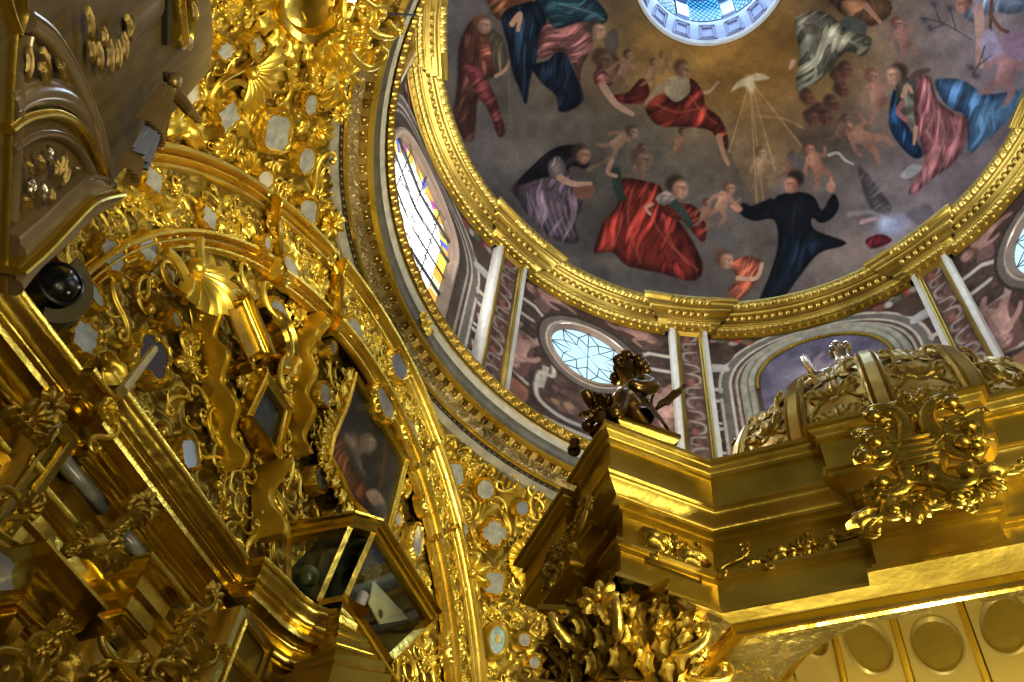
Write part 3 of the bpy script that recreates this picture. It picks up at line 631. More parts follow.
# ---- dome (ceiling)
mural = paint_mural()
def dome_rz(t):            # t 0..1 from spring to oculus
    a0 = math.asin(-.08 / 2.88); a1 = math.acos(.849 / 2.88); a = a0 + (a1 - a0) * t
    return 2.88 * np.cos(a), 10.7 + 2.88 * np.sin(a)
az = np.radians(np.concatenate([np.arange(15, 262, .17), np.arange(262, 375, 3.0)]))
t = np.linspace(0, 1, 460); Rr, Zr = dome_rz(t)
P = np.stack([Rr[None] * np.cos(az)[:, None], Rr[None] * np.sin(az)[:, None], np.broadcast_to(Zr[None], (len(az), len(t)))], -1)
px, py, zz = project(P.reshape(-1, 3))
col = mural.sample(px, py, MG)
far = (zz < .5) | (py < -66) | (px < 384) | (px > 1076)
f = vnoise(P[..., 0].ravel() * 2 + 20, P[..., 1].ravel() * 2 + 20, 4)
col[far] = (lin(np.array([100, 84, 70.])) * MG)[None] * (.6 + .8 * f[far])[:, None]
mb = MB(); mb.grid(P, cu=True, flip=True, col=col)
ceiling = struct(mb.build('ceiling', MURAL)); ceiling['label'] = 'painted dome with kneeling saints, angels and clouds around a blue-lit lantern'
# plaster roll round the oculus
mb = MB(); revolve(mb, profile((.875, 13.40), ('v', -.035, .03), ('t', 0, .05, -.012), (.02, .03)), 96); struct(mb.build('trim_1', MARBLE))
# ---- lantern
PALE = plain('pale_blue_plaster', (.26, .31, .46), .6, 0, .12, 12)
mb = MB(); revolve(mb, np.array([(.85, 13.44), (.80, 13.62), (.74, 13.80), (.735, 13.86)]), 96)
lantern = struct(mb.build('wall_lantern', PALE)); lantern['label'] = 'pale blue lantern ring over the painted dome'
SKYB = glow('lantern_glass', (.06, .33, .80), 2.2); SKYW = glow('sky_glass', (.50, .76, .92), 1.15)
for k in range(8):
    a0 = k * PI / 4 + .3; n = 10
    th = np.linspace(a0 - .27, a0 + .27, n)
    mbp = MB(); zz_ = np.array([13.9, 14.75]); R = .73
    mbp.grid(np.stack([np.stack([R * np.cos(th), R * np.sin(th), np.full(n, z)], -1) for z in zz_], 1))
    w = struct(mbp.build('window_%d' % (k + 4), SKYB)); w['label'] = 'blue latticed window of the lantern'
    ml = MB()
    for s in range(-3, 9):
        for sg in (-1, 1):
            pts = []
            for q in np.linspace(0, 1, 14):
                u = (s / 6 + sg * q * .9) if sg > 0 else (s / 6 + .6 - q * .9)
                if 0 <= u <= 1: a = a0 - .27 + .54 * u; pts.append((.72 * math.cos(a), .72 * math.sin(a), 13.9 + .85 * q))
            if len(pts) > 2: tube(ml, pts, .007, 4)
    ml.build('lattice', LEAD, w)
    mp = MB(); th = np.linspace(a0 + .28, a0 + PI / 4 - .28, 5)
    mp.grid(np.stack([np.stack([R_ * np.cos(th), R_ * np.sin(th), np.full(5, z)], -1) for R_, z in ((.735, 13.86), (.70, 13.9), (.70, 14.8))], 1)); mp.build('pier', PALE, lantern)
    for j in range(2):   # raised panels on the lantern ring
        a = a0 + j * PI / 8; mq = MB(); rr = lambda z: .85 - .305 * (z - 13.44) / 1.0 - .006
        for q, (w_, z0, z1) in enumerate(((.13, 13.5, 13.76), (.09, 13.54, 13.72))):
            pts = []
            for aa, z in ((a - w_, z0), (a + w_, z0), (a + w_ * .95, z1), (a - w_ * .95, z1)): pts.append((rr(z) * math.cos(aa), rr(z) * math.sin(aa), z))
            tube(mq, pts, .009, 5, closed=True)
        mq.build('raised_panel', plain('lilac_plaster%d%d' % (k, j), (.24, .23, .36), .6), lantern)
mb = MB(); revolve(mb, np.array([(.74, 14.78), (.6, 15.1), (.3, 15.3), (.01, 15.36)]), 48); mb.build('cap', PALE, lantern)

# ---- drum entablature with eight breaks
PIL = [math.radians(a) for a in (25, 65.3, 114.7, 155.3, 204.7, 245, 295, 335)]
HW = math.radians(4.6)
def ring_plan(R, dR, hw, step=1.0, a0=0, a1=360):
    """plan polyline (clockwise so that outward normal points to the axis)"""
    angs = []
    a = a0
    while a < a1 - 1e-6: angs.append((math.radians(a), 0)); a += step
    out = []
    for a, _ in angs:
        if any(abs((a - p + PI) % (2 * PI) - PI) < hw + .005 for p in PIL): continue
        out.append((a, R))
    for p in PIL:
        for q in np.linspace(-hw, hw, 7): out.append((p + q, R - dR))
        out.append((p - hw - .0008, R)); out.append((p + hw + .0008, R))
    out.sort()
    return np.array([(r * math.cos(a), r * math.sin(a)) for a, r in out])
# travel anticlockwise has its right-hand normal pointing outward, so offsets are negative towards the axis
RB = 2.94
plan = ring_plan(RB, .06, HW)
ent = profile((0, 10.30), (-.02, 0), (0, .03), (-.03, 0), (0, .02), ('s', -.05, .035), (-.01, 0), (0, .02), (-.045, 0), (0, .05), (-.03, .0), ('v', -.03, .02), (-.02, 0), (0, .03), ('s', -.055, .045), (0, .025), (.30, .02))
mb = MB(); mould(mb, plan, ent, closed=True)
drum_cornice = struct(mb.build('trim_2', CORN)); drum_cornice['label'] = 'gilded cornice under the painted dome'
LEAFG_D = gold('dentil_gilding', (.42, .28, .055), (.64, .46, .11), .34, .9)
# dentils, leaf courses and bead course as carved strips
mb = MB()
N = 230
def ring_R(a, base):
    return base - (.06 if any(abs((a - p + PI) % (2 * PI) - PI) < HW for p in PIL) else 0)
for k in range(N):
    a = 2 * PI * k / N; R = ring_R(a, RB - .150); da = PI / N * .52; c, s = np.cos, np.sin
    V = []
    for r_, z in ((R, 10.412), (R, 10.460), (R - .034, 10.412), (R - .034, 10.460)):
        for q in (-da, da): V.append((r_ * c(a + q), r_ * s(a + q), z))
    mb.add(V, quads=[(0, 1, 5, 4), (2, 6, 7, 3), (4, 5, 7, 6), (0, 4, 6, 2), (1, 3, 7, 5)])
mb.build('dentil_course', LEAFG_D, drum_cornice, smooth=False)['kind'] = 'stuff'
mb = MB(); M_ = 400
for k in range(M_):
    a = 2 * PI * (k + .5) / M_
    R = ring_R(a, RB - .036)
    if k % 2 == 0: ball(mb, (R * math.cos(a), R * math.sin(a), 10.335), .02, 6, 4, (1, 1, 1.2))
def cornice_band(name, b0, z0, b1, z1, wl, amp, m_, n=2600, k=8):
    mb = MB(); v = np.linspace(0, 1, k); th = np.linspace(0, 2 * PI, n, endpoint=False)
    brk = np.array([.06 if any(abs((a - p + PI) % (2 * PI) - PI) < HW for p in PIL) else 0 for a in th])
    u = th * 2.8; d = amp * (np.abs(np.sin(u[:, None] * PI / wl)) ** .6 * np.sin(PI * v)[None] * .8 + .5 * np.abs(np.sin(u[:, None] * 2 * PI / wl + 2.5 * v[None])) ** 2 * np.sin(PI * v)[None])
    R = RB - brk[:, None] + b0 + (b1 - b0) * v[None] - d * .7; Z = z0 + (z1 - z0) * v[None] - d * .5 + 0 * R
    mb.grid(np.stack([R * np.cos(th)[:, None], R * np.sin(th)[:, None], Z], -1), cu=True, flip=True); return mb.build(name, m_, drum_cornice)
LEAFG = gold('leaf_band_gilding', (.38, .255, .05), (.60, .43, .10), .36, .88, 40, .12, .005)
cornice_band('leaf_band', -.232, 10.500, -.288, 10.549, .085, .030, LEAFG)
cornice_band('egg_band', -.058, 10.352, -.092, 10.382, .06, .022, LEAFG)
cornice_band('fluted_band', -.10, 10.392, -.112, 10.408, .03, .008, LEAFG)
mb.build('leaf_course', GOLD_C, drum_cornice)['kind'] = 'stuff'

# ---- drum wall with its openings
RD = 2.95
bays = [(90, 'arch', 21), (135, 'oval', 22), (180, 'arch', 23), (225, 'oval', 24), (270, 'arch', 25), (315, 'oval', 26), (0, 'arch', 27), (45, 'oval', 28)]
cache = {}
def bay_canvas(kind):
    if kind not in cache: cache[kind] = paint_bay(kind, 5 if kind == 'oval' else 8)
    return cache[kind]
az = np.radians(np.concatenate([np.arange(0, 205, .15), np.arange(205, 360, 1.0)])); zs = np.concatenate([np.arange(7.7, 10.46, .011), [10.48]])
A, Z = np.meshgrid(az, zs, indexing='ij'); col = np.zeros(A.shape + (3,)); mask = np.ones(A.shape, bool)
ac = A + math.radians(.075); zc = Z + .0055
for ca, kind, sd in bays:
    d = (np.degrees(A) - ca + 180) % 360 - 180; half = 24.7 if kind == 'arch' else 20.4
    sel = np.abs(d) <= half + .3
    s_cm = np.radians(d) * RD * 100; h = (Z - 9.60) * 100
    if kind == 'arch': h = h + 0
    col[sel] = bay_canvas(kind).sample(s_cm[sel], h[sel], FG)
    dm = (np.degrees(ac) - ca + 180) % 360 - 180; s = np.radians(dm) * RD
    if kind == 'oval': mask &= ~((s ** 2 + (zc - 9.59) ** 2 < .425 ** 2) & (np.abs(dm) < 12))
    elif ca != 90:
        inside = (np.abs(s) < .63) & (zc < 9.45) | (s ** 2 + (zc - 9.45) ** 2 < .63 ** 2); mask &= ~(inside & (np.abs(dm) < 20))
mb = MB(); mb.grid(np.stack([RD * np.cos(A), RD * np.sin(A), Z], -1), cu=True, mask=mask, flip=True, col=col)
drum = struct(mb.build('wall_drum', FRESCO)); drum['label'] = 'frescoed drum wall with scrollwork and cherubs under the dome'
def cyl(a, s, z, R): aa = a + s / RD; return (R * math.cos(aa), R * math.sin(aa), z)
def cyl_path(a, pts, R): return np.array([cyl(a, s, z, R) for s, z in pts])
PINK = plain('rose_plaster', (.27, .19, .14), .6, 0, .15, 9)
wn = 1
for ca, kind, sd in bays:
    a = math.radians(ca)
    if kind == 'oval':
        if ca in (225, 270, 315, 0): pass
        th = np.linspace(0, 2 * PI, 65)[:-1]
        ring = lambda r, R: np.array([cyl(a, r * math.cos(q), 9.59 + r * math.sin(q), R) for q in th])
        wo = empty('window_oval_%d' % wn, cyl(a, 0, 9.59, RD)); wo['kind'] = 'structure'; wo['label'] = 'round leaded window of the drum, pale sky glass'
        wo.name = 'window_%d' % (20 + wn); wn += 1
        mb = MB(); mb.grid(np.stack([ring(.455, 2.945), ring(.45, 2.925), ring(.435, 2.918), ring(.425, 2.935), ring(.41, 2.95), ring(.40, 2.985)], 1), cu=True, flip=True); mb.build('frame', PINK, wo)
        mb = MB(); mb.fan(ring(.402, 2.985)); mb.build('glass', SKYW, wo)
        mb = MB(); R = 2.975; r6 = lambda r, n, o=0: [(r * math.cos(o + 2 * PI * k / n), r * math.sin(o + 2 * PI * k / n)) for k in range(n)]
        L = []
        n = 8; I, O, E = r6(.17, n), r6(.28, n, PI / n), r6(.40, n)
        for k in range(n):
            L += [((0, 0), I[k]), (I[k], O[k]), (I[k], O[k - 1]), (O[k], E[k]), (O[k], E[(k + 1) % n]), (I[k], E[k])]
        for p, q in L: tube(mb, cyl_path(a, [(p[0], 9.59 + p[1]), (q[0], 9.59 + q[1])], R), .0055, 4)
        mb.build('leading', LEAD, wo)
    elif ca != 90:
        W = .60; pts = lambda w: [(-w, 8.05)] + [(-w, 9.45)] + [(w * math.cos(q), 9.45 + w * math.sin(q)) for q in np.linspace(PI, 0, 25)] + [(w, 9.45), (w, 8.05)]
        wo = empty('window_arch', cyl(a, 0, 9.0, RD)); wo.name = 'window_%d' % (1 if ca == 180 else 30 + wn); wn += 1; wo['kind'] = 'structure'; wo['label'] = 'tall arched stained-glass window of the drum, sunlit'
        mb = MB(); mb.grid(np.stack([cyl_path(a, pts(w), R) for w, R in ((.70, 2.945), (.695, 2.925), (.67, 2.92), (.655, 2.935), (.615, 2.95), (.60, 3.0))], 1)); mb.build('frame', PINK, wo)
        def slab(name, outline, m, R):
            mb = MB(); mb.fan(cyl_path(a, outline, R)); return mb.build(name, m, wo)
        slab('clear_glass', pts(.44), SUNG, 2.990) if False else None
        g = MB(); q = cyl_path(a, pts(.48), 2.995); g.fan(q); g.build('clear_glass', glow('sun_glass', (1.0, .97, .90), 3.2) if ca == 180 else SKYW, wo)
        # coloured border pieces
        cols = [(.95, .50, .06), (.10, .16, .75), (.9, .75, .12), (.55, .10, .45), (.95, .45, .08), (.85, .80, .55)]
        o1, o2 = np.array(pts(.605)), np.array(pts(.48)); n = len(o1); rs = random.Random(4)
        o1s = cyl_path(a, o1, 2.998); o2s = cyl_path(a, o2, 2.996)
        pieces = []
        for k in range(n - 1):
            sub = 7 if k in (0, n - 2) else 1
            for j in range(sub):
                l = lambda A_, u: A_[k] * (1 - u) + A_[k + 1] * u
                pieces.append([l(o1s, j / sub), l(o1s, (j + 1) / sub), l(o2s, (j + 1) / sub), l(o2s, j / sub)])
        for j, cc in enumerate(cols):
            g = MB()
            for i, pc in enumerate(pieces):
                if (i * 7 + i // 3) % len(cols) == j: g.add(pc, quads=[(0, 1, 2, 3)])
            if g.n: g.build('stained_border', glow('stain_%d_%d' % (j, ca), cc, 1.2 if ca == 180 else .8), wo)
        g = MB(); flow = [(-.1, 8.9, .11), (.18, 8.75, .13), (-.2, 9.2, .1), (.16, 9.25, .09), (.02, 9.5, .10), (.26, 9.02, .09)]
        for j, (s_, z_, r_) in enumerate(flow):
            g = MB(); g.fan(cyl_path(a, [(s_ + r_ * (1 + .3 * math.cos(4 * q)) * math.cos(q) * .7, z_ + r_ * (1 + .3 * math.cos(4 * q)) * math.sin(q)) for q in np.linspace(0, 2 * PI, 24, endpoint=False)], 2.982)); g.build('stained_flower', glow('flower_%d_%d' % (j, ca), cols[j % 5], 1.1 if ca == 180 else .6), wo)
        mb = MB()
        for s_ in (-.32, 0, .32): tube(mb, cyl_path(a, [(s_, 8.05), (s_, 9.45 + math.sqrt(max(.6 ** 2 - s_ ** 2, 0)))], 2.972), .008, 4)
        for z_ in np.arange(8.3, 9.9, .28): w_ = .6 if z_ < 9.45 else math.sqrt(max(.6 ** 2 - (z_ - 9.45) ** 2, 0)); tube(mb, cyl_path(a, [(-w_, z_), (0, z_), (w_, z_)], 2.972), .009 if int(z_ * 10) % 2 else .016, 4)
        for z_ in np.arange(8.1, 9.5, .28):
            for sg in (-1, 1): tube(mb, cyl_path(a, [(sg * -.48, z_), (sg * .48, z_ + .45)], 2.972), .004, 4)
        mb.build('leading', LEAD, wo)
# ---- lunette picture in the front arch
c = Canvas(-60, 60, -80, 60, 1.2); f = (vnoise(c.X / 14, c.Y / 10, 3) * .6 + vnoise(c.X / 5, c.Y / 4, 8) * .4)[..., None]
c.C[:] = np.array([88, 82, 98.]) * (.65 + .6 * f)
c.blob(10, 10, 30, 14, (160, 150, 160), .7, .3); c.blob(-30, -10, 20, 20, (84, 80, 100), .7); c.putto(4, 4, 36, (140, 124, 134), (90, 80, 90), .4, (120, 114, 130)); c.poly([(-40, -40), (-10, -20), (30, -30), (40, -60), (-30, -70)], (84, 76, 96), 5, .8, fold=(.4, 12, .3))
th = np.linspace(0, PI, 25); N_ = 40; mb = MB(); col = []
us = np.linspace(-.62, .62, 70); vs = np.linspace(0, 1, 70); U, V = np.meshgrid(us, vs, indexing='ij')
top = 9.45 + np.sqrt(np.clip(.63 ** 2 - U ** 2, 0, None)); Zz = 8.1 + (top - 8.1) * V
P = np.stack([(RD - .012) * np.cos(PI / 2 + U / RD), (RD - .012) * np.sin(PI / 2 + U / RD), Zz], -1)
mb.grid(P, col=c.sample(U * 100, (Zz - 9.45) * 100, FG), flip=True)
lun = mb.build('lunette_painting', FRESCO); tag(lun, 'arched mauve-grey lunette painting in the drum, above the gilded cupola', 'painting')
# raised arch mouldings round it
mb = MB(); pr = [(.66, 2.945), (.68, 2.915), (.72, 2.91), (.735, 2.93), (.75, 2.91), (.79, 2.905), (.81, 2.945)]
pts = lambda w: [(-w, 8.05), (-w, 9.45)] + [(w * math.cos(q), 9.45 + w * math.sin(q)) for q in np.linspace(PI, 0, 31)] + [(w, 9.45), (w, 8.05)]
mb.grid(np.stack([cyl_path(PI / 2, pts(w), R) for w, R in pr], 1)); fr = mb.build('arch_frame', GREY, lun)
mb = MB()
for k in range(60):
    q = PI * k / 59; s_, z_ = .645 * math.cos(q), 9.45 + .645 * math.sin(q); ball(mb, cyl(PI / 2, s_, z_, 2.93), .022, 6, 4)
mb.build('leaf_border', GOLD_D, lun)
# ---- pilasters of the drum
PIL_LAB = {65.3: 'frescoed drum pilaster with white marble edges, right of the lunette painting', 114.7: 'frescoed drum pilaster with white marble edges, rising behind the bronze figure', 155.3: 'frescoed drum pilaster with white marble edges, right of the tall stained-glass window', 25: 'frescoed drum pilaster at the right edge of the picture'}
pc = paint_pilaster(31)
for p in PIL:
    dg = round(math.degrees(p), 1); Rf = 2.85; hw = .197
    po = empty('pilaster', cyl(p, 0, 7.8, Rf)); po['kind'] = 'thing'; tag(po, PIL_LAB.get(dg, 'frescoed drum pilaster out of view beside the entrance'), 'pilaster', 'pilasters of the drum')
    def strip(prof):   # prof: (s, R) list swept over z
        mb = MB(); mb.grid(np.array([[cyl(p, s, z, R) for s, R in prof] for z in (7.75, 10.36)])); return mb
    for sg in (-1, 1):
        q = [(sg * hw, RD), (sg * hw, Rf + .004), (sg * (hw - .004), Rf), (sg * (hw - .052), Rf)]
        strip(q).build('marble_edge', MARBLE, po, smooth=False)
        q = [(sg * (hw - .052), Rf), (sg * (hw - .056), Rf - .014), (sg * (hw - .075), Rf - .012), (sg * (hw - .085), Rf + .006), (sg * (hw - .097), Rf + .008), (sg * (hw - .104), Rf + .03)]
        strip(q).build('gilt_moulding', CORN, po)
    mb = MB(); mb.grid(np.array([[cyl(p, s, z, R) for z, R in ((10.36, Rf), (10.30, Rf), (10.295, Rf - .013), (10.27, Rf - .01), (10.25, Rf + .03))] for s in np.linspace(-.15, .15, 6)])); mb.build('gilt_head', CORN, po)
    ss = np.linspace(-.095, .095, 26); zs_ = np.linspace(7.75, 10.28, 260); S_, Z_ = np.meshgrid(ss, zs_, indexing='ij')
    mb = MB(); mb.grid(np.stack([(Rf + .03) * np.cos(p + S_ / RD), (Rf + .03) * np.sin(p + S_ / RD), Z_], -1), flip=True, col=pc.sample(S_ * 100, (Z_ - 9.6) * 100, FG)); mb.build('fresco_panel', FRESCO, po)
# ---- gallery ring above the pendentives
def ring_strip(mb, pr, disp=None, n=720, closed=True):
    """pr (R,z) list; disp(u, i) -> outward displacement along the strip normal, u = ring position in metres"""
    pr = np.asarray(pr, float); th = np.linspace(0, 2 * PI, n, endpoint=False)
    d = np.gradient(pr, axis=0); nr = norm(np.stack([-d[:, 1], d[:, 0]], -1))
    D = np.zeros((n, len(pr))) if disp is None else disp(th * 2.65, np.linspace(0, 1, len(pr)))
    R = pr[None, :, 0] + nr[None, :, 0] * D; Z = pr[None, :, 1] + nr[None, :, 1] * D
    mb.grid(np.stack([R * np.cos(th)[:, None], R * np.sin(th)[:, None], Z], -1), cu=True, flip=True); return mb
def lerp(a, b, n): return [tuple(np.array(a) * (1 - k / (n - 1)) + np.array(b) * k / (n - 1)) for k in range(n)]
ring = empty('trim_3', (0, 0, 7.6)); ring['kind'] = 'structure'; ring['label'] = 'ring cornice between the pendentives and the drum'
mb = MB(); ring_strip(mb, [(3.0, 7.80), (2.60, 7.835), (2.563, 7.82), (2.565, 7.80)]); mb.build('top_ledge', GOLD, ring)
leafd = lambda u, v: .030 * np.clip(np.abs(np.sin(u[:, None] * PI / .085)) ** .7 * np.sin(PI * v)[None] + .5 * np.abs(np.sin(u[:, None] * PI / .0425 + 3 * v[None])) ** 2 * np.sin(PI * v)[None], 0, 2)
mb = MB(); ring_strip(mb, lerp((2.567, 7.80), (2.592, 7.73), 14), leafd, 2400); mb.build('leaf_band', LEAFG, ring)
sc = lambda u, v: .016 * (v[None] < .55 + .3 * np.abs(np.sin(u[:, None] * PI / .13))).astype(float)
mb = MB(); ring_strip(mb, lerp((2.594, 7.727), (2.608, 7.69), 10), sc, 2400); mb.build('scalloped_band', plain('olive_gilt', (.42, .30, .10), .4, .6, .2), ring)
mb = MB(); ring_strip(mb, [(2.606, 7.69), (2.612, 7.665), (2.626, 7.635)]); mb.build('marble_band', plain('cream_marble', (.46, .43, .33), .5, 0, .2, 12), ring)
mb = MB(); ring_strip(mb, [(2.626, 7.635), (2.632, 7.60), (2.642, 7.56), (2.662, 7.53)]); mb.build('dark_band', plain('olive_marble', (.085, .075, .04), .4, .1, .4, 10), ring)
mb = MB(); ring_strip(mb, [(2.662, 7.53), (2.650, 7.527), (2.644, 7.515), (2.652, 7.503), (2.684, 7.50)]); mb.build('gilt_roll', GOLD, ring)
bd = lambda u, v: .02 * (np.sin(u[:, None] * 2 * PI / .11) > -.1) * np.abs(np.sin(u[:, None] * 2 * PI / .022)) ** .5 * np.sin(PI * v)[None]
mb = MB(); ring_strip(mb, lerp((2.686, 7.50), (2.735, 7.47), 8), bd, 3600); mb.build('bead_band', gold('bead_gold', (.16, .11, .03), (.48, .33, .08), .34, .85), ring)
def rn(u, v):
    U_, V_ = np.meshgrid(u, v * .1, indexing='ij'); return .03 * carved(U_, V_, 17, .055, 1.7) * np.sin(PI * v)[None]
mb = MB(); ring_strip(mb, lerp((2.737, 7.47), (2.80, 7.435), 14), rn, 3200); mb.build('rinceau_band', gold('rinceau_gold', (.17, .13, .055), (.44, .34, .15), .42, .5), ring)
mb = MB(); ring_strip(mb, [(2.80, 7.435), (2.792, 7.422), (2.80, 7.41), (2.82, 7.412)]); mb.build('gilt_roll', GOLD, ring)
mb = MB(); ring_strip(mb, lerp((2.82, 7.412), (2.845, 7.395), 6), lambda u, v: .010 * (np.abs(np.sin(u[:, None] * PI / .05)) * np.sin(PI * v)[None]), 1800); mb.build('bead_band', DARK, ring)
mb = MB(); ring_strip(mb, [(2.845, 7.395), (2.85, 7.375), (2.89, 7.35), (2.93, 7.36)]); mb.build('marble_band', GREY, ring)

BACKG = gold('shaded_ground_gilding', (.17, .105, .012), (.42, .29, .035), .38, .85, 30, .15, .006, 7)  # ground colour darkened to put crevice shade behind the carving
# ---- pendentives: the part of a sphere left between the four wall arches and the ring
HWALL = 2.85
def pendentive(name, qa, label, carve=True, seed=0):
    """qa: azimuth centre (deg)"""
    n = 420 if carve else 60; mz = 300 if carve else 40
    a = np.radians(np.linspace(qa - 45, qa + 45, n)); h = np.linspace(0.0, 2.46, mz)
    A, H = np.meshgrid(a, h, indexing='ij'); r = np.sqrt(SPH_R ** 2 - H ** 2)
    D = .05 * (carved(A * 3.0, H, seed, .22, 2.2) - .7) if carve else 0 * A
    k = (SPH_R - np.maximum(D, -.04)) / SPH_R
    X, Y, Z = r * np.cos(A) * k, r * np.sin(A) * k, H * k
    cx, cy = r * np.cos(A), r * np.sin(A)
    m = (np.maximum(np.abs(cx), np.abs(cy)) < HWALL + .02)
    mb = MB(); mb.grid(np.stack([X, Y, Z + 4.9], -1), mask=m, flip=True)
    o = struct(mb.build(name, BACKG, sharp=0)); o['label'] = label; return o
pend_near = pendentive('wall_pendentive_near', 225, 'carved gilded pendentive set with small mirrors, upper left', True, 41)
pend_far = pendentive('wall_pendentive_far', 135, 'carved gilded pendentive set with small mirrors, behind the tabernacle cornice', True, 42)
pendentive('wall_pendentive_right', 45, 'gilded pendentive on the far right, out of view', False); pendentive('wall_pendentive_back', 315, 'gilded pendentive behind the viewer', False)
# ---- arched walls
def arch_wall(name, Rarch, M, depth, carve, m, label, seed=3, res=.011, half=HWALL, z0=0.0):
    """lunette wall in local (y,z), depth along the outward axis; M maps (y, out, z)"""
    ys = np.arange(-half, half + res, res); zs = np.concatenate([np.arange(z0, 3.4, .2), np.arange(3.4, 4.9 + Rarch + .05, res)])
    Y, Z = np.meshgrid(ys, zs, indexing='ij'); D = np.zeros_like(Y)
    if carve: zz = zs > 3.3; D[:, zz] = .045 * carved(Y[:, zz], Z[:, zz], seed, .2, 2.4)
    mask = (np.abs(Y) < half) & ~((Z > 4.9) & (Y ** 2 + (Z - 4.9) ** 2 > (Rarch + .03) ** 2))
    mb = MB(); mb.grid(M(Y, depth - D, Z), mask=mask); o = struct(mb.build(name, m, sharp=0)); o['label'] = label; return o
wall_left = arch_wall('wall_left', 2.5, lambda y, d, z: np.stack([-d, y, z], -1), HWALL + .05, True, BACKG, 'carved and gilded left wall under its arch', 51)
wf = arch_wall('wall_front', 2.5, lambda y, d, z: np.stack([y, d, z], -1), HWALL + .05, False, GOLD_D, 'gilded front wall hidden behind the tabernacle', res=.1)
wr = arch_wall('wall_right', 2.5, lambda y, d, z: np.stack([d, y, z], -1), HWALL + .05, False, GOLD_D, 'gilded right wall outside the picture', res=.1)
mb = MB(); mb.box((-3.0, -5.2, -.1), (3.0, 3.0, 0)); struct(mb.build('floor', plain('red_marble', (.30, .16, .11), .3, 0, .25, 3)))
# ================================================================ LEFT WALL, ARCH BAND, MIRRORS
XW = -2.85
def surfL(px, py): return on_x(px, py, XW + .03), np.array([1.0, 0, 0])
def surfB(px, py):
    p = on_x(px, py, XW); q = math.degrees(math.atan2(p[2] - 4.9, -p[1])); o_ = .12 if 70 < q < 112 else (.06 if 53.6 < q < 126.4 else 0)
    return on_x(px, py, XW + .03 + o_), np.array([1.0, 0, 0])
def surfP(px, py):
    p = on_sphere(px, py, SPH_R - .03); return p, norm(SPH_C - p)
def outline(kind, n=64):
    th = np.linspace(0, 2 * PI, n, endpoint=False); c, s = np.abs(np.cos(th)), np.abs(np.sin(th))
    if kind == 'oval': r = np.ones(n)
    elif kind == 'oct': r = math.cos(PI / 8) / np.cos((th + PI / 8) % (PI / 4) - PI / 8)
    elif kind == 'quat': r = .74 + .26 * np.abs(np.cos(2 * th)) ** .6
    elif kind == 'cusp': r = .92 + .08 * np.cos(8 * th) + .05 * np.cos(4 * th)
    elif kind == 'loz': r = 1 / (c + s) ** 1.0 + .06 * np.cos(8 * th)
    elif kind == 'rect': r = 1 / (c ** 5 + s ** 5) ** .2 * .88 - .05 * np.cos(8 * th) * (np.maximum(c, s) < .92)
    elif kind == 'long': r = 1 / (c ** 3 + s ** 3) ** (1 / 3)
    return np.stack([r * np.cos(th), r * np.sin(th)], -1)
def px_outline(px, py, hw, hh, rot, kind, P0, n_):
    o = outline(kind) * [hw, hh]; a = math.radians(rot); o = o @ np.array([[math.cos(a), math.sin(a)], [-math.sin(a), math.cos(a)]])
    return np.array([on_plane(px + q[0], py + q[1], P0, n_) for q in o])
MIRRORS_AT = []
def framed_mirror(px, py, hw, hh, rot, kind, surf, label, group, glass=None, wide=1.34):
    p, n_ = surf(px, py); P0 = p + n_ * .014
    o = px_outline(px, py, hw * 1.12, hh * 1.12, rot, kind, P0, n_); cen = o.mean(0)
    root = empty('framed_mirror', tuple(cen), label, 'mirror', group)
    size = np.linalg.norm(o - cen, axis=1).mean(); MIRRORS_AT.append((cen, size * 1.4 + .05))
    k = np.arange(len(o)); bead = .5 + .5 * np.cos(k * 2 * PI / 4)
    w = max(size * (wide - 1), .018); d = norm(o - cen)
    ring = lambda off, h, m=0: o + d * off * w + n_ * (h + m * bead)[:, None]
    z = np.zeros(len(o))
    mb = MB(); mb.grid(np.stack([ring(-.1, z + .006), ring(.0, z + .018), ring(.18, z + .022), ring(.3, z + .004), ring(.62, z + .008, .018), ring(.9, z + .002, .010), ring(1.15, z - .02), ring(1.3, z - .06)], 1), cu=True)
    mb.build('frame', GOLD, root, 60)
    mb = MB(); mb.fan(o + n_ * .008); mb.build('pane', glass or MIRROR, root); return root
G1, G2, G3, G4 = 'small mirrors of the upper left pendentive', 'mirrors of the arch band', 'mirrors of the carved lunette', 'small mirrors of the far pendentive'
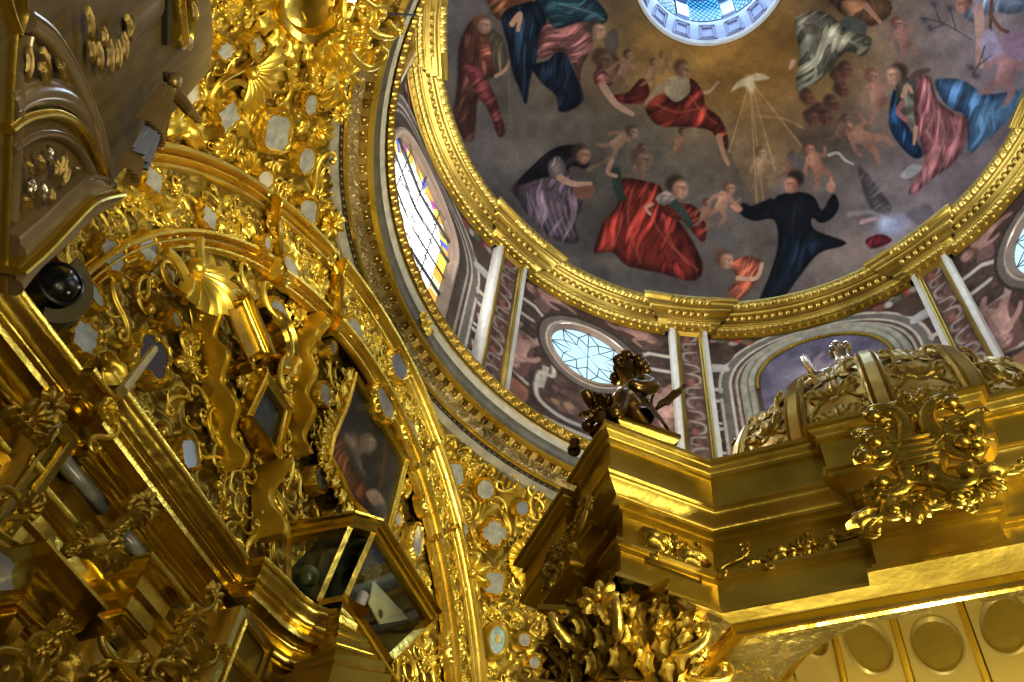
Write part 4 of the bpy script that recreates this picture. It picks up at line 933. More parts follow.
ML = [
 (224.5, 50, 8, 8, 0, 'cusp', 'P', 'small round cusped mirror just right of the brown pier edge, near the top', G1),
 (254.5, 44.5, 7, 7.5, 0, 'quat', 'P', 'small four-lobed mirror, second from the brown pier in the top row', G1),
 (280, 23.5, 6, 7, 0, 'loz', 'P', 'small lozenge mirror nearest the top edge, left of the gilded bracket', G1),
 (228, 115, 10, 16, 15, 'loz', 'P', 'lozenge mirror with pale glass beside a carved shell, left of the largest mirror', G1),
 (276.5, 132, 12, 17, 10, 'rect', 'P', 'largest cusped mirror in the middle of the upper left pendentive', G1),
 (310, 104, 5.5, 9, 5, 'oval', 'P', 'oval mirror nearest the ring cornice on the upper left pendentive', G1),
 (306, 160, 7.5, 12, 8, 'oct', 'P', 'tall eight-sided mirror below the oval one beside the ring cornice', G1),
 (264.5, 179, 7, 8, 0, 'oct', 'P', 'small cream eight-sided glass above the arch moulding', G1),
 (307, 213, 8.5, 13, 8, 'rect', 'P', 'cusped mirror above the arch band, next below the tall eight-sided one', G1),
 (190, 95, 8, 13, 25, 'loz', 'P', 'cream-coloured glass half hidden behind the brown pier', G1),
 (334.5, 257, 4.5, 6, 0, 'oval', 'P', 'tiny oval mirror where the arch band meets the ring cornice', G1),
 (152.5, 181, 9, 16, -22, 'loz', 'L', 'long lozenge mirror of the arch band, nearest the brown pier', G2),
 (208, 218, 7, 15, -20, 'loz', 'L', 'long lozenge mirror of the arch band, second from the brown pier', G2),
 (266, 244, 3, 7, -5, 'oval', 'L', 'thin oval mirror beside the upper step of the arch band', G2),
 (289.5, 271, 6, 13, -18, 'oval', 'L', 'oval mirror of the arch band between its two steps', G2),
 (354, 330, 5.5, 11, -22, 'oval', 'L', 'oval mirror of the arch band just past the lower step of the arch', G2),
 (398, 366.5, 6.5, 12, -15, 'oval', 'L', 'pale blue oval mirror at the crown of the arch, touching the ring cornice', G2),
 (384, 403, 6, 15, -18, 'oval', 'L', 'tall oval mirror on the right edge of the lozenge painting', G2),
 (409, 430, 5, 13, -22, 'oval', 'L', 'narrow oval mirror between the two arch mouldings, right of the painting top', G2),
 (427, 503, 3.5, 10, -12, 'oval', 'L', 'narrow dark mirror between the arch mouldings, level with the painting foot', G2),
 (440, 539, 3, 6, -8, 'oval', 'L', 'tiny oval mirror between the arch mouldings, lower right', G2),
 (453, 649, 4, 14, -6, 'oval', 'L', 'slender mirror low between the arch mouldings at the bottom edge', G2),
 (146.5, 248.5, 9, 14, -15, 'cusp', 'L', 'cusped oval mirror under the inner arch moulding, right one of a pair', G3),
 (111, 256, 10, 17, -22, 'cusp', 'L', 'cusped oval mirror under the inner arch moulding, left one of a pair', G3),
 (93.5, 295, 5, 14, -30, 'oct', 'L', 'narrow eight-sided mirror right of the round black lamp', G3),
 (83.5, 338, 12, 16, -20, 'cusp', 'L', 'large cusped mirror just above the top edge of the long cornice', G3),
 (174, 320, 3.5, 7, -15, 'oval', 'L', 'small oval mirror below the carved shell', G3),
 (279, 318, 7, 16, -20, 'oval', 'L', 'blue-grey oval mirror below the arch band, above the small volute arch', G3),
 (324, 395, 5, 10, -8, 'oval', 'L', 'small oval mirror left of the lozenge painting top', G3),
 (331.5, 348, 3, 6, -10, 'oval', 'L', 'tiny mirror above the lozenge painting', G3),
 (320, 479, 5.5, 10, -12, 'oval', 'L', 'small oval mirror left of the lozenge painting, above the glass case', G3),
 (341, 518, 7, 10, -10, 'cusp', 'L', 'greenish mirror directly above the glass case', G3),
 (397, 520, 3.5, 6, 0, 'oval', 'L', 'tiny mirror beside the foot of the lozenge painting', G3),
 (416, 541, 4, 14, 5, 'oval', 'L', 'dark slim oval mirror right of the glass case top', G3),
 (188, 454, 8, 14, -8, 'rect', 'L', 'dark rectangular mirror above the long cornice, left of the waved strap', G3),
 (454, 474.5, 9, 11, -5, 'rect', 'P', 'cusped square mirror, topmost on the far pendentive', G4),
 (485, 489.5, 8, 9, 0, 'oct', 'P', 'round-cornered mirror, right of the topmost one on the far pendentive', G4),
 (522, 508, 5.5, 6, 0, 'oval', 'P', 'little round mirror under the ring cornice, touching the dark tabernacle cornice', G4),
 (463, 529, 4.5, 7, 0, 'oct', 'P', 'small eight-sided glass beside the outer arch moulding', G4),
 (494, 533, 11, 11, 0, 'quat', 'P', 'four-lobed mirror in the middle of the far pendentive', G4),
 (494, 583, 9.5, 10.5, 8, 'rect', 'P', 'square mirror left of the lower tip of the tabernacle cornice', G4),
 (524, 640, 5.5, 6, 0, 'oct', 'P', 'eight-sided mirror under the tabernacle cornice, right of the painted medallion', G4),
 (534, 663, 5, 5.5, 0, 'oct', 'P', 'small eight-sided mirror low on the far pendentive, second from the bottom edge', G4),
 (551, 676, 5, 5, 0, 'oct', 'P', 'small eight-sided mirror at the bottom edge, beside the tabernacle capital', G4),
]
CREAM = plain('cream_glass', (.55, .52, .38), .3, .2, .2, 14)
for (px, py, hw, hh, rot, kd, sf, lab, g) in ML:
    framed_mirror(px, py, hw, hh, rot, kd, surfP if sf == 'P' else (surfB if g == G2 else surfL), lab, g, CREAM if 'cream' in lab else (MIRROR_D if ('dark' in lab or 'blue' in lab) else None))
# painted medallion on the far pendentive
p, n_ = surfP(497, 640); P0 = p + n_ * .03; o = px_outline(497, 640, 8, 14, 5, 'oval', P0, n_); cen = o.mean(0); d = norm(o - cen)
root = empty('painted_medallion', tuple(cen), 'oval medallion painted with a pale blue and yellow figure, low on the far pendentive', 'medallion'); MIRRORS_AT.append((cen, .12))
mb = MB(); mb.grid(np.stack([o - d * .004, o + n_ * .02, o + d * .015 + n_ * .03, o + d * .03 + n_ * .012, o + d * .045 - n_ * .03], 1), cu=True); mb.build('frame', GOLD_C, root)
mb = MB(); mb.fan(o); mb.build('pane', plain('medallion_paint', (.30, .42, .42), .4, 0, .5, 20), root)
u_, v_, w_ = frame_of(n_); mb = MB()
leaf_into(mb, .07, .05, .1, 3); o_ = MB(); o_.xform(mb, mat4(cen + n_ * .004 - v_ * .03, v_, -u_, n_, 1, 1, .1)); o_.build('figure', plain('medallion_figure', (.62, .50, .14), .4), root)

# ---- quatrefoil opening and square dark panel
framed_mirror(152, 357, 13, 21, -18, 'quat', surfL, 'dark four-lobed opening with a gilt rim above the break of the cornice', G3, plain('opening_shade', (.035, .02, .025), .5))  # dark pane painted in for the shade inside the opening

# ---- the wall arch: carved band between two gilded rolls, stepping forward twice towards its crown
arch = empty('trim_4', (XW, 0, 7.0)); arch['kind'] = 'structure'; arch['label'] = 'stepped gilded arch of the left wall, a carved band between two moulded rolls'
Q = [0, 53.6, 70, 110, 126.4, 180]
for k in range(5):
    off, RO_, RI_ = ((0, 2.43, 1.98), (.06, 2.37, 1.89), (.12, 2.30, 1.82), (.06, 2.37, 1.89), (0, 2.43, 1.98))[k]
    q0, q1 = math.radians(Q[k] + (2 if k == 0 else 0)), math.radians(Q[k + 1] - (2 if k == 4 else 0)); n = max(8, int((Q[k + 1] - Q[k]) * 1.2)); q = np.linspace(q0, q1, n)
    def roll(R0, w, lip): return [(R0 + w * a, h) for a, h in ((0, .0), (0, .03), (.05, .045), (.14, .048), (.2, .03), (.22, .015), (.27, .012), (.3, .05), (.36, .065), (.44, .065), (.5, .04), (.52, .018), (.58, .016), (.6, .06), (.66, .085), (.8, .09), (.9, .075), (.93, .05), (1, .045), (1, -.03))]
    def sect(pr, nm, m_, side=True):
        mb = MB(); P = np.array([[(XW + off + h, -r * math.cos(t), 4.9 + r * math.sin(t)) for r, h in pr] for t in q]); mb.grid(P)
        return mb.build(nm, m_, arch, 30)
    sect(roll(RO_ - .14, .14, 0), 'outer_roll', GOLD); sect(roll(RI_ - .11, .11, 0), 'inner_roll', GOLD)
    for t in (q0, q1):      # plain cheeks of the steps
        pr = [(RI_ - .11, -.1), (RI_ - .11, .045), (RI_ - .08, .06), (RI_ - .02, .085), (RI_, .05), (RI_ + .02, .055), (RO_ - .16, .055), (RO_ - .14, .045), (RO_ - .08, .06), (RO_ - .02, .09), (RO_, .05), (RO_, -.1)]
        mb = MB(); P = np.array([(XW + off + h, -r * math.cos(t), 4.9 + r * math.sin(t)) for r, h in pr]); mb.fan(P, flip=(t == q1))
        mb.grid(np.stack([P, P + np.array([0, math.sin(t), math.cos(t)]) * (.03 if t == q0 else -.03)], 1)); mb.build('step_cheek', GOLD_P, arch, 30)
    rr = np.arange(RI_ - .01, RO_ - .12, .010); qq = np.linspace(q0, q1, max(20, int((q1 - q0) * 2.1 / .011))); A_, R_ = np.meshgrid(qq, rr, indexing='ij'); D = .03 * carved(A_ * 2.1, R_, 60 + k, .12, 2.2)
    mb = MB(); mb.grid(np.stack([XW + off + D, -R_ * np.cos(A_), 4.9 + R_ * np.sin(A_)], -1)); mb.build('carved_band', BACKG, arch, 0)
def band_off(y, z):
    q = math.degrees(math.atan2(z - 4.9, -y)); return .12 if 70 < q < 110 else (.06 if 53.6 < q < 126.4 else 0)

# ---- carving in the round: scrolls, leaves, shells fixed to wall and pendentives
def tooclose(p, k=1.0): return any(np.linalg.norm(p - c) < r * k + .04 for c, r in MIRRORS_AT)
def carve_onto(parent, pts, normal, smin, smax, seed, kinds):
    r = random.Random(seed)
    for p in pts:
        p = np.asarray(p); n_ = normal(p); u, v, n_ = frame_of(n_); a = r.uniform(0, 2 * PI); u, v = rot2(u, v, a); s = r.uniform(smin, smax)
        ornament(r.choice(kinds), mat4(p - np.asarray(n_) * .02, u, v * r.choice([-1, 1]), n_, s, s, s * .75), parent)
KINDS = ['C', 'S', 'J', 'leaf', 'spray', 'C', 'S', 'cluster0', 'cluster1', 'cluster2', 'leaf']
def lunette_pt(r):
    y, z = r.uniform(-2.4, 2.4), r.uniform(4.3, 7.3); q = math.hypot(y, z - 4.9) if z > 4.9 else abs(y)
    if q > 1.76: return None
    P = np.array([XW, y, z]); x, yy, zz = project(P)
    if not (0 < x < 470 and 140 < yy < 700) or tooclose(P, 1.0): return None
    return (y, z)
def band_pt(r):
    a = r.uniform(.1, PI - .1); q = r.uniform(1.96, 2.2); P = np.array([XW, -q * math.cos(a), 4.9 + q * math.sin(a)])
    x, yy, zz = project(P)
    if not (60 < x < 520 and 100 < yy < 700) or tooclose(P, .9): return None
    return (P[1], P[2])
pts = scatter(lunette_pt, 95, .17, seed=3); carve_onto(wall_left, [(XW + .02, y, z) for y, z in pts], lambda p: (1, 0, 0), .18, .30, 5, KINDS)
pts = scatter(band_pt, 100, .095, seed=4); carve_onto(wall_left, [(XW + .02 + band_off(y, z), y, z) for y, z in pts], lambda p: (1, 0, 0), .13, .22, 6, KINDS)
def pend_pts(qa, n, dm, seed, box):
    r = random.Random(seed); out = []
    for _ in range(n * 80):
        if len(out) >= n: break
        a = math.radians(r.uniform(qa - 45, qa + 45)); h = r.uniform(0, 2.42); q = math.sqrt(SPH_R ** 2 - h * h); P = np.array([q * math.cos(a), q * math.sin(a), 4.9 + h])
        if max(abs(P[0]), abs(P[1])) > HWALL - .02: continue
        x, y, z = project(P)
        if not (box[0] < x < box[2] and box[1] < y < box[3]) or tooclose(P, .95): continue
        if any(np.linalg.norm(P - o) < dm for o in out): continue
        out.append(P)
    return out
carve_onto(pend_near, pend_pts(225, 85, .17, 8, (150, -40, 360, 330)), lambda p: SPH_C - p, .2, .34, 7, KINDS)
carve_onto(pend_far, pend_pts(135, 85, .16, 9, (420, 430, 640, 720)), lambda p: SPH_C - p, .15, .26, 8, KINDS)
def carve_fine(parent, pts, normal, smin, smax, seed, kinds=('C', 'S', 'J', 'leaf', 'C', 'S', 'J', 'bead')):
    r = random.Random(seed); mb = MB()
    for p in pts:
        n_ = norm(normal(p)); u, v, n_ = frame_of(n_); u, v = rot2(u, v, r.uniform(0, 2 * PI)); s = r.uniform(smin, smax); k = r.choice(kinds)
        if k == 'bead': ball(mb, np.asarray(p) + n_ * .03, s * .2, 8, 5)
        else: mb.xform(PROTO[k], mat4(np.asarray(p) - n_ * .01, u, v * r.choice([-1, 1]), n_, s, s, s * .8))
    if mb.n: mb.build('fine_carving', GOLD_C, parent, 50)['kind'] = 'stuff'
_l = scatter(lunette_pt, 330, .085, seed=13); carve_fine(wall_left, [(XW + .02, y, z) for y, z in _l] + [(XW + .02 + band_off(y, z), y, z) for y, z in scatter(band_pt, 160, .06, seed=14)], lambda p: (1, 0, 0), .08, .15, 3)
carve_fine(pend_near, pend_pts(225, 330, .075, 18, (150, -40, 360, 330)), lambda p: SPH_C - p, .08, .15, 4)
carve_fine(pend_far, pend_pts(135, 300, .07, 19, (420, 430, 640, 720)), lambda p: SPH_C - p, .07, .13, 5)
def place(kind, px, py, size, ang, surf, parent, h=.03, m_=None):
    p, n_ = surf(px, py); u, v, n_ = frame_of(n_); u, v = rot2(u, v, math.radians(ang)); return ornament(kind, mat4(p + n_ * h, u, v, n_, size), parent, m_)
place('shell', 252, 72, .34, 60, surfP, pend_near); place('shell', 185, 297, .42, -20, surfL, wall_left, .06); 
place('rosette', 337, 110, .15, 0, surfP, pend_near); place('rosette', 328, 222, .2, 0, surfP, pend_near); place('rosette', 466, 575, .35, 0, surfP, pend_far); place('shell', 515, 560, .3, 200, surfP, pend_far)
place('rosette', 413, 327, .22, 0, lambda a, b: (on_x(a, b, XW + .12), np.array([1., 0, 0])), wall_left, .08)

# ---- diamond mirror, lozenge painting
def slab_frame(root, name, corners, n_, w, h, m_, inner=True):
    """mitred frame round a 3-D polygon lying in a plane with normal n_"""
    o = np.asarray(corners, float); c = o.mean(0); n = len(o)
    def off(k):
        out = []
        for i in range(n):
            a = norm(o[i] - o[i - 1]); b = norm(o[(i + 1) % n] - o[i]); na, nb = np.cross(a, n_), np.cross(b, n_)
            if na @ (o[i] - c) < 0: na = -na
            if nb @ (o[i] - c) < 0: nb = -nb
            mm = na + nb; out.append(o[i] + mm / max(mm @ na, .3) * k)
        return np.array(out)
    P = [off(-.002) - n_ * .004, off(0) + n_ * h * .6, off(w * .15) + n_ * h * .8, off(w * .35) + n_ * h * .55, off(w * .55) + n_ * h * .6, off(w * .8) + n_ * h, off(w) + n_ * h * .8, off(w) - n_ * h]
    mb = MB(); mb.grid(np.stack(P, 1), cu=True); return mb.build(name, m_, root, 25)
NX = np.array([1.0, 0, 0])
co = np.array([on_x(x, y, XW + .08) for x, y in ((263, 386), (279.5, 412), (270.5, 448), (248, 418))])
root = empty('diamond_mirror', tuple(co.mean(0)), 'dark diamond-shaped mirror with a plain gilt frame left of the lozenge painting', 'mirror')
mb = MB(); mb.fan(co); mb.build('pane', plain('smoky_mirror', (.07, .085, .09), .15, .5, .15, 4), root); slab_frame(root, 'frame', co, NX, .05, .05, GOLD_P)
mb = MB(); back = co - NX * .08; mb.grid(np.stack([co - NX * .01, back], 1), cu=True); mb.build('mount', GOLD_D, root, 20)
# painting of a saint in a lozenge
opx = [(352.5, 381), (364, 400), (377, 422), (400.5, 462), (392, 497), (382, 534), (368, 517), (351, 502), (340, 480), (328, 457), (331, 441), (336, 429), (345, 408)]
c = Canvas(320, 410, 372, 545, 4); f = (vnoise(c.X / 9, c.Y / 9, 3) * .6 + vnoise(c.X / 3, c.Y / 3, 8) * .4)[..., None]
c.C[:] = np.array([50, 46, 36.]) * (.7 + .6 * f)
c.poly([(328, 445), (334, 430), (342, 434), (348, 452), (356, 470), (366, 486), (370, 500), (360, 506), (346, 494), (334, 474)], (112, 66, 34), 3, 1, fold=(.5, 9, .25))
c.poly([(340, 432), (346, 433), (358, 458), (366, 474), (360, 476), (350, 460)], (62, 52, 40), 2, 1)
c.poly([(344, 433), (352, 438), (358, 446), (362, 440), (366, 434), (372, 434), (374, 446), (370, 455), (362, 454), (362, 466), (366, 474), (362, 474), (356, 462), (350, 448)], (150, 128, 98), 3, 1, fold=(.7, 6, .12))
c.head(369, 443, 8, (160, 134, 104), (110, 92, 70), 1); c.blob(352, 440, 7, 6, (150, 126, 96), .8, .6)
c.poly([(366, 492), (376, 490), (384, 500), (386, 510), (378, 508), (370, 502)], (156, 134, 104), 2, 1); c.stroke([(380, 504), (384, 514), (388, 520)], (140, 118, 92), 4, 2); c.poly([(372, 508), (386, 504), (384, 526), (376, 520)], (60, 60, 54), 3, .8); c.stroke([(386, 440), (383, 470), (379, 490)], (84, 60, 40), 4, 3, 3, .8); c.blob(376, 500, 5, 4, (120, 90, 66), .6)
c.grain(6, .2)
XP = XW + .11; o = np.array([on_x(x, y, XP) for x, y in opx]); root = empty('lozenge_painting', tuple(o.mean(0)), 'dark lozenge oil painting of a pale half-bare figure in a brown robe, gilded carved rim', 'painting')
cen = o.mean(0); rings = np.linspace(0.001, 1, 60); od = np.array([o[i] * (1 - t_) + o[(i + 1) % len(o)] * t_ for i in range(len(o)) for t_ in np.arange(10) / 10])
P = cen + (od - cen)[:, None] * rings[None, :, None]; x, y, z = project(P.reshape(-1, 3)); mb = MB(); mb.grid(P, cu=True, col=c.sample(x, y, 1.15)); mb.build('canvas', CANVAS, root)
slab_frame(root, 'frame', o, NX, .035, .045, GOLD)
k = 0
for i in range(5, len(o)):
    a, b = o[i], o[(i + 1) % len(o)]
    for t_ in (.1, .6):
        p = a * (1 - t_) + b * t_; out = norm(p - cen); v = np.cross(NX, out); ornament('leaf', mat4(p + out * .085 + NX * .01, out, v, NX, .13, .13, .08), root); ornament('J', mat4(p + out * .12 + NX * .0, v, out, NX, .13, .13, .08), root)
MIRRORS_AT.append((cen, .3))
# ---- waved strap pilasters (bands that roll in and out of the wall)
def waved_strap(px, wd, label, h0=.10, amp=.07, waves=3.0, m_=GOLD_C, ph=0.0):
    pts = np.array([on_x(x, y, XW + .06) for x, y in px]); n = 60; s = np.linspace(0, len(pts) - 1, n)
    c_ = np.stack([np.interp(s, np.arange(len(pts)), pts[:, k]) for k in range(3)], -1)
    for _ in range(6): c_[1:-1] = (c_[:-2] + c_[2:] + 2 * c_[1:-1]) / 4
    tn = norm(np.gradient(c_, axis=0)); sd = np.cross(NX, tn); t = np.linspace(0, 1, n); h = h0 + amp * np.sin(2 * PI * waves * t + ph)
    prof = [(-1, None), (-1, -.01), (-.86, .012), (-.72, 0), (.72, 0), (.86, .012), (1, -.01), (1, None)]
    P = np.stack([c_ + sd * (k * wd / 2) + NX * ((h + q)[:, None] if q is not None else -.07) for k, q in prof], 1)
    mb = MB(); mb.grid(P); mb.fan(P[0]); mb.fan(P[-1]); o_ = tag(mb.build('waved_strap', m_, None, 30), label, 'strap', 'waved gilded straps of the lunette'); return o_
waved_strap([(204, 300), (209, 335), (214, 365), (220, 400), (229, 440), (233, 470)], .05, 'long waved gilded strap left of the diamond mirror', .05, .03, 3.5)
waved_strap([(306, 330), (303, 370), (301, 410), (298, 455)], .055, 'waved gilded strap between the diamond mirror and the lozenge painting', .05, .028, 3.0, ph=1)
waved_strap([(270, 466), (267, 490), (268, 515), (266, 540)], .07, 'S-shaped gilded strap standing on the cornice left of the glass case', .06, .05, 1.0, ph=2)
waved_strap([(312, 318), (310, 332), (308, 345)], .07, 'short gilded console under the lower step of the arch', .08, .03, 1.0)
# little gilded bracket block and volute arch
def gilt_block(cpx, label, ln, wd, dp, ang):
    p = on_x(*cpx, XW + .05); u, v, n_ = frame_of(NX); u, v = rot2(u, v, math.radians(ang)); mb = MB()
    prof = profile((dp, -ln / 2), ('s', -.03, .03), (0, .03), ('c', -.03, .03), (0, ln - .15), ('v', .03, .03), (.02, 0), (0, .03))
    for sg in (-1, 1): pass
    plan_ = [(-wd / 2, -.1), (-wd / 2, 0), (wd / 2, 0), (wd / 2, -.1)]
    q = MB(); mould(q, [(a, -b) for a, b in plan_], prof); V = q.allv(); W = p + np.outer(V[:, 0], u) + np.outer(V[:, 2], v) - np.outer(V[:, 1], n_)
    q.v = [W]; q.n = len(W); tag(q.build('bracket_block', GOLD_P, None, 25), label, 'bracket'); return p, u, v, n_
gilt_block((233, 336), 'moulded gilded bracket block between the shell and the volute arch', .3, .13, .12, -18)
p = on_x(268, 343, XW + .1); u, v, n_ = frame_of(NX); u, v = rot2(u, v, math.radians(-40)); mb = MB()
q = np.linspace(-.2, PI + .2, 24); P = np.array([[p + u * r * math.cos(t) + v * r * math.sin(t) + NX * h for r, h in ((.10, -.1), (.10, .05), (.115, .07), (.15, .07), (.165, .09), (.19, .06), (.19, -.1))] for t in q]); mb.grid(P, flip=True)
for e in (0, -1): pass
va = tag(mb.build('volute_arch', GOLD_P, None, 30), 'small gilded volute arch below the blue-grey oval mirror', 'ornament')
ornament('J', mat4(p + u * .2 - v * .08 + NX * .08, u, v, NX, .2), va); ornament('J', mat4(p - u * .2 - v * .08 + NX * .08, -u, v, NX, .2), va)
mb = MB(); tube(mb, [on_x(122, 391, -2.46), on_x(137, 371, -2.5), on_x(154, 349, -2.56)], [.022, .02, .018], 8); tag(mb.build('lit_edge_rod', plain('lit_edge_gilt', (.50, .40, .14), .35, .4), None), 'pale rod standing in for the lit cornice edge, slanting to the dark four-lobed opening', 'rod')  # pale tube added for the lit top edge of the cornice return
# round black lamp in its niche (left edge)
p = on_x(47, 289, XW + .08); root = empty('round_lamp', tuple(p), 'round black lamp with glittering glass beads set in the wall, left edge', 'lamp')
u, v, n_ = frame_of(NX + np.array([0, -.3, -.3])); mb = MB(); q = MB(); revolve(q, [(.0, .055), (.03, .05), (.06, .035), (.075, .02), (.08, .025), (.09, .022), (.095, -.1)], 32); mb.xform(q, mat4(p + NX * .06, u, v, n_, 1)); mb.build('housing', BLACK, root)
for k in range(4):
    mb = MB(); a = k * 1.7 + .3; ball(mb, p + NX * .1 + u * .045 * math.cos(a) + v * .045 * math.sin(a), .010, 10, 6); mb.build('glass_bead', plain('bead_glass%d' % k, (.6, .62, .6), .08, .9), root)
mb = MB(); q = MB(); revolve(q, [(.095, -.05), (.10, .05), (.16, .06), (.165, -.05)], 32, (0, 0, 0), -1.2, 1.6); mb.xform(q, mat4(p, u, v, n_, 1)); mb.build('hood', plain('olive_paint', (.12, .10, .035), .5), root)
MIRRORS_AT.append((p, .12))
# ================================================================ ALTARPIECE OF THE LEFT WALL (cornice, pilasters, capitals)
def xy(plan): return [(x, y) for y, x in plan]      # given as (Y, X)
altar = empty('altarpiece', (-2.6, -.8, 3.4), 'gilded altarpiece front with a long stepped cornice, pilasters and carved capitals, lower left', 'altarpiece')
MAIN = [(-2.62, -2.58), (-1.81, -2.58), (-1.80, -2.53), (-1.71, -2.53), (-1.70, -2.47), (-.735, -2.48), (-.73, -2.41), (-.58, -2.38), (-.47, -2.365), (-.40, -2.34), (-.355, -2.30), (-.35, -2.26), (-.38, -2.21), (-.44, -2.18), (-.30, -2.195), (.10, -2.21), (.55, -2.2), (1.2, -2.4), (2.6, -2.45)]
up = profile((-.12, 4.465), (.12, -.005), (0, -.02), ('s', -.055, -.06), (-.006, 0), (0, -.014), (-.016, 0), (0, -.042), (-.035, -.008), ('t', -.024, -.03, .012), (-.014, 0), (0, -.012), ('c', -.035, -.032), (0, -.01), (-.04, -.004))
mb = MB(); mould(mb, xy(MAIN), up); mb.build('cornice', GOLD_P, altar, 28)
pz = up[-1]
fr = profile(pz, (-.006, -.05), (-.03, 0), (0, -.20))
mb = MB(); mould(mb, xy(MAIN), fr); mb.build('frieze', GOLD_D, altar, 28)
# mirror strips let into the band under the cornice, with gilt bosses between
def strip_piece(y0, y1, x0, x1):
    mb = MB(); d = -.205
    V = [(x0 + d, y0, 4.232), (x1 + d, y1, 4.232), (x1 + d - .002, y1, 4.188), (x0 + d - .002, y0, 4.188)]
    P = np.array(V); mb.add(np.vstack([P + [.012, 0, 0], P - [.03, 0, 0]]), quads=[(0, 1, 2, 3), (4, 7, 6, 5), (0, 4, 5, 1), (1, 5, 6, 2), (2, 6, 7, 3), (3, 7, 4, 0)])
    o = mb.build('mirror_strip', MIRROR, altar, smooth=False); o['label'] = 'silvery mirror strip under the cornice'
    c_ = P.mean(0)
for y0, y1 in ((-1.62, -1.34), (-1.22, -1.05), (-1.01, -.97), (-.94, -.80)): strip_piece(y0, y1, -2.472, -2.476)
for y0, y1, x0, x1 in ((-2.45, -2.2, -2.58, -2.58), (-2.1, -1.9, -2.58, -2.58), (-.70, -.68, -2.405, -2.40), (-.65, -.52, -2.395, -2.37), (-.22, -.02, -2.2, -2.205)): strip_piece(y0, y1, x0, x1)
# architrave under the frieze, its own steps
ARC = [(-2.62, -2.62), (-1.79, -2.62), (-1.78, -2.56), (-1.70, -2.56), (-1.69, -2.60), (-1.262, -2.60), (-1.26, -2.42), (-1.0, -2.42), (-.998, -2.58), (-.742, -2.58), (-.74, -2.42), (-.45, -2.40), (-.44, -2.3), (.6, -2.3), (2.6, -2.5)]
lo = profile((-.2, 4.0), (.2, 0), (0, -.02), ('s', -.03, -.035), (-.01, 0), (0, -.065), (-.018, 0), (0, -.075), (-.012, 0), ('t', 0, -.03, -.012), (-.015, 0), (0, -.09), (-.30, 0))
mb = MB(); mould(mb, xy(ARC), lo); mb.build('architrave', GOLD_P, altar, 28)
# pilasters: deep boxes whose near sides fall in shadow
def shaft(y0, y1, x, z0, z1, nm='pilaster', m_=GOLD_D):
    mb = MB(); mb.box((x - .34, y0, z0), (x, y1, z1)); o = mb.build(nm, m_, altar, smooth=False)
    mb = MB()
    for a, b, c_, d in (((y0 + .03), (y1 - .03), z0 + .04, z1 - .04),):
        P = np.array([(x + .001, a, c_), (x + .001, b, c_), (x + .001, b, d), (x + .001, a, d)]); cc = P.mean(0)
        R = lambda k, h: P + (cc - P) * k / np.array([1, max(abs(b - a) / 2, .01), (d - c_) / 2])[None] * [0, 1, 1] + np.array([h, 0, 0])
        mb.grid(np.stack([R(0, 0), R(.004, .014), R(.016, .018), R(.024, .004)], 1), cu=True)
    mb.build('panel_moulding', GOLD_P, o, 25); return o
shaft(-1.80, -1.66, -2.57, 2.6, 4.2); shaft(-1.25, -1.0, -2.46, 2.6, 3.64); shaft(-.73, -.46, -2.43, 2.4, 4.2); shaft(-.4, .5, -2.3, 2.4, 3.7); shaft(-2.4, -2.1, -2.6, 2.6, 3.64)
# carved panel between the two dark returns
for (px, py, s, a, k) in ((101, 415, .13, 30, 'spray'), (93, 440, .15, 40, 'S'), (100, 388, .12, 10, 'J')): place(k, px, py, s, a, lambda a_, b_: (on_x(a_, b_, -2.53), NX), altar)
# capitals: tiers of acanthus leaves and a pair of volutes
def capital(x, y, z, w, h, lab=None):
    o = empty('capital', (x, y, z)); o.parent = altar; o.matrix_parent_inverse = altar.matrix_world.inverted()
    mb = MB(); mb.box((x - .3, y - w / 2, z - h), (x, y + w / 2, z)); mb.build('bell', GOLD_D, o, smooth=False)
    for tier in range(2):
        for k in range(4):
            yy = y - w / 2 + w * (k + .5) / 4; zz = z - h * (.95 - .42 * tier)
            ornament('leaf', mat4((x + .015 + .02 * tier, yy, zz + h * .2), (0.35, 0, .94), (0, 1, 0), (.94, 0, -.35), h * .55, w * .55, .12), o, GOLD_D)
    for sg in (-1, 1): ornament('J', mat4((x + .05, y + sg * w * .42, z - h * .14), (0, sg, 0), (0, 0, 1), (1, 0, 0), h * .55), o, GOLD_D)
    ornament('rosette', mat4((x + .05, y, z - h * .12), (0, 1, 0), (0, 0, 1), (1, 0, 0), w * .5), o, GOLD_D)
    for k in range(3): ornament('spray', mat4((x + .03, y + (k - 1) * w * .3, z - h * .45), (0, .2 * (k - 1), -1), (0, 1, 0), (1, 0, 0), h * .5), o, GOLD_D)
    return o
capital(-2.44, -1.12, 3.62, .28, .34); capital(-2.42, -.6, 3.66, .30, .36); capital(-2.55, -1.72, 3.62, .2, .3); capital(-2.58, -2.2, 3.62, .3, .34)
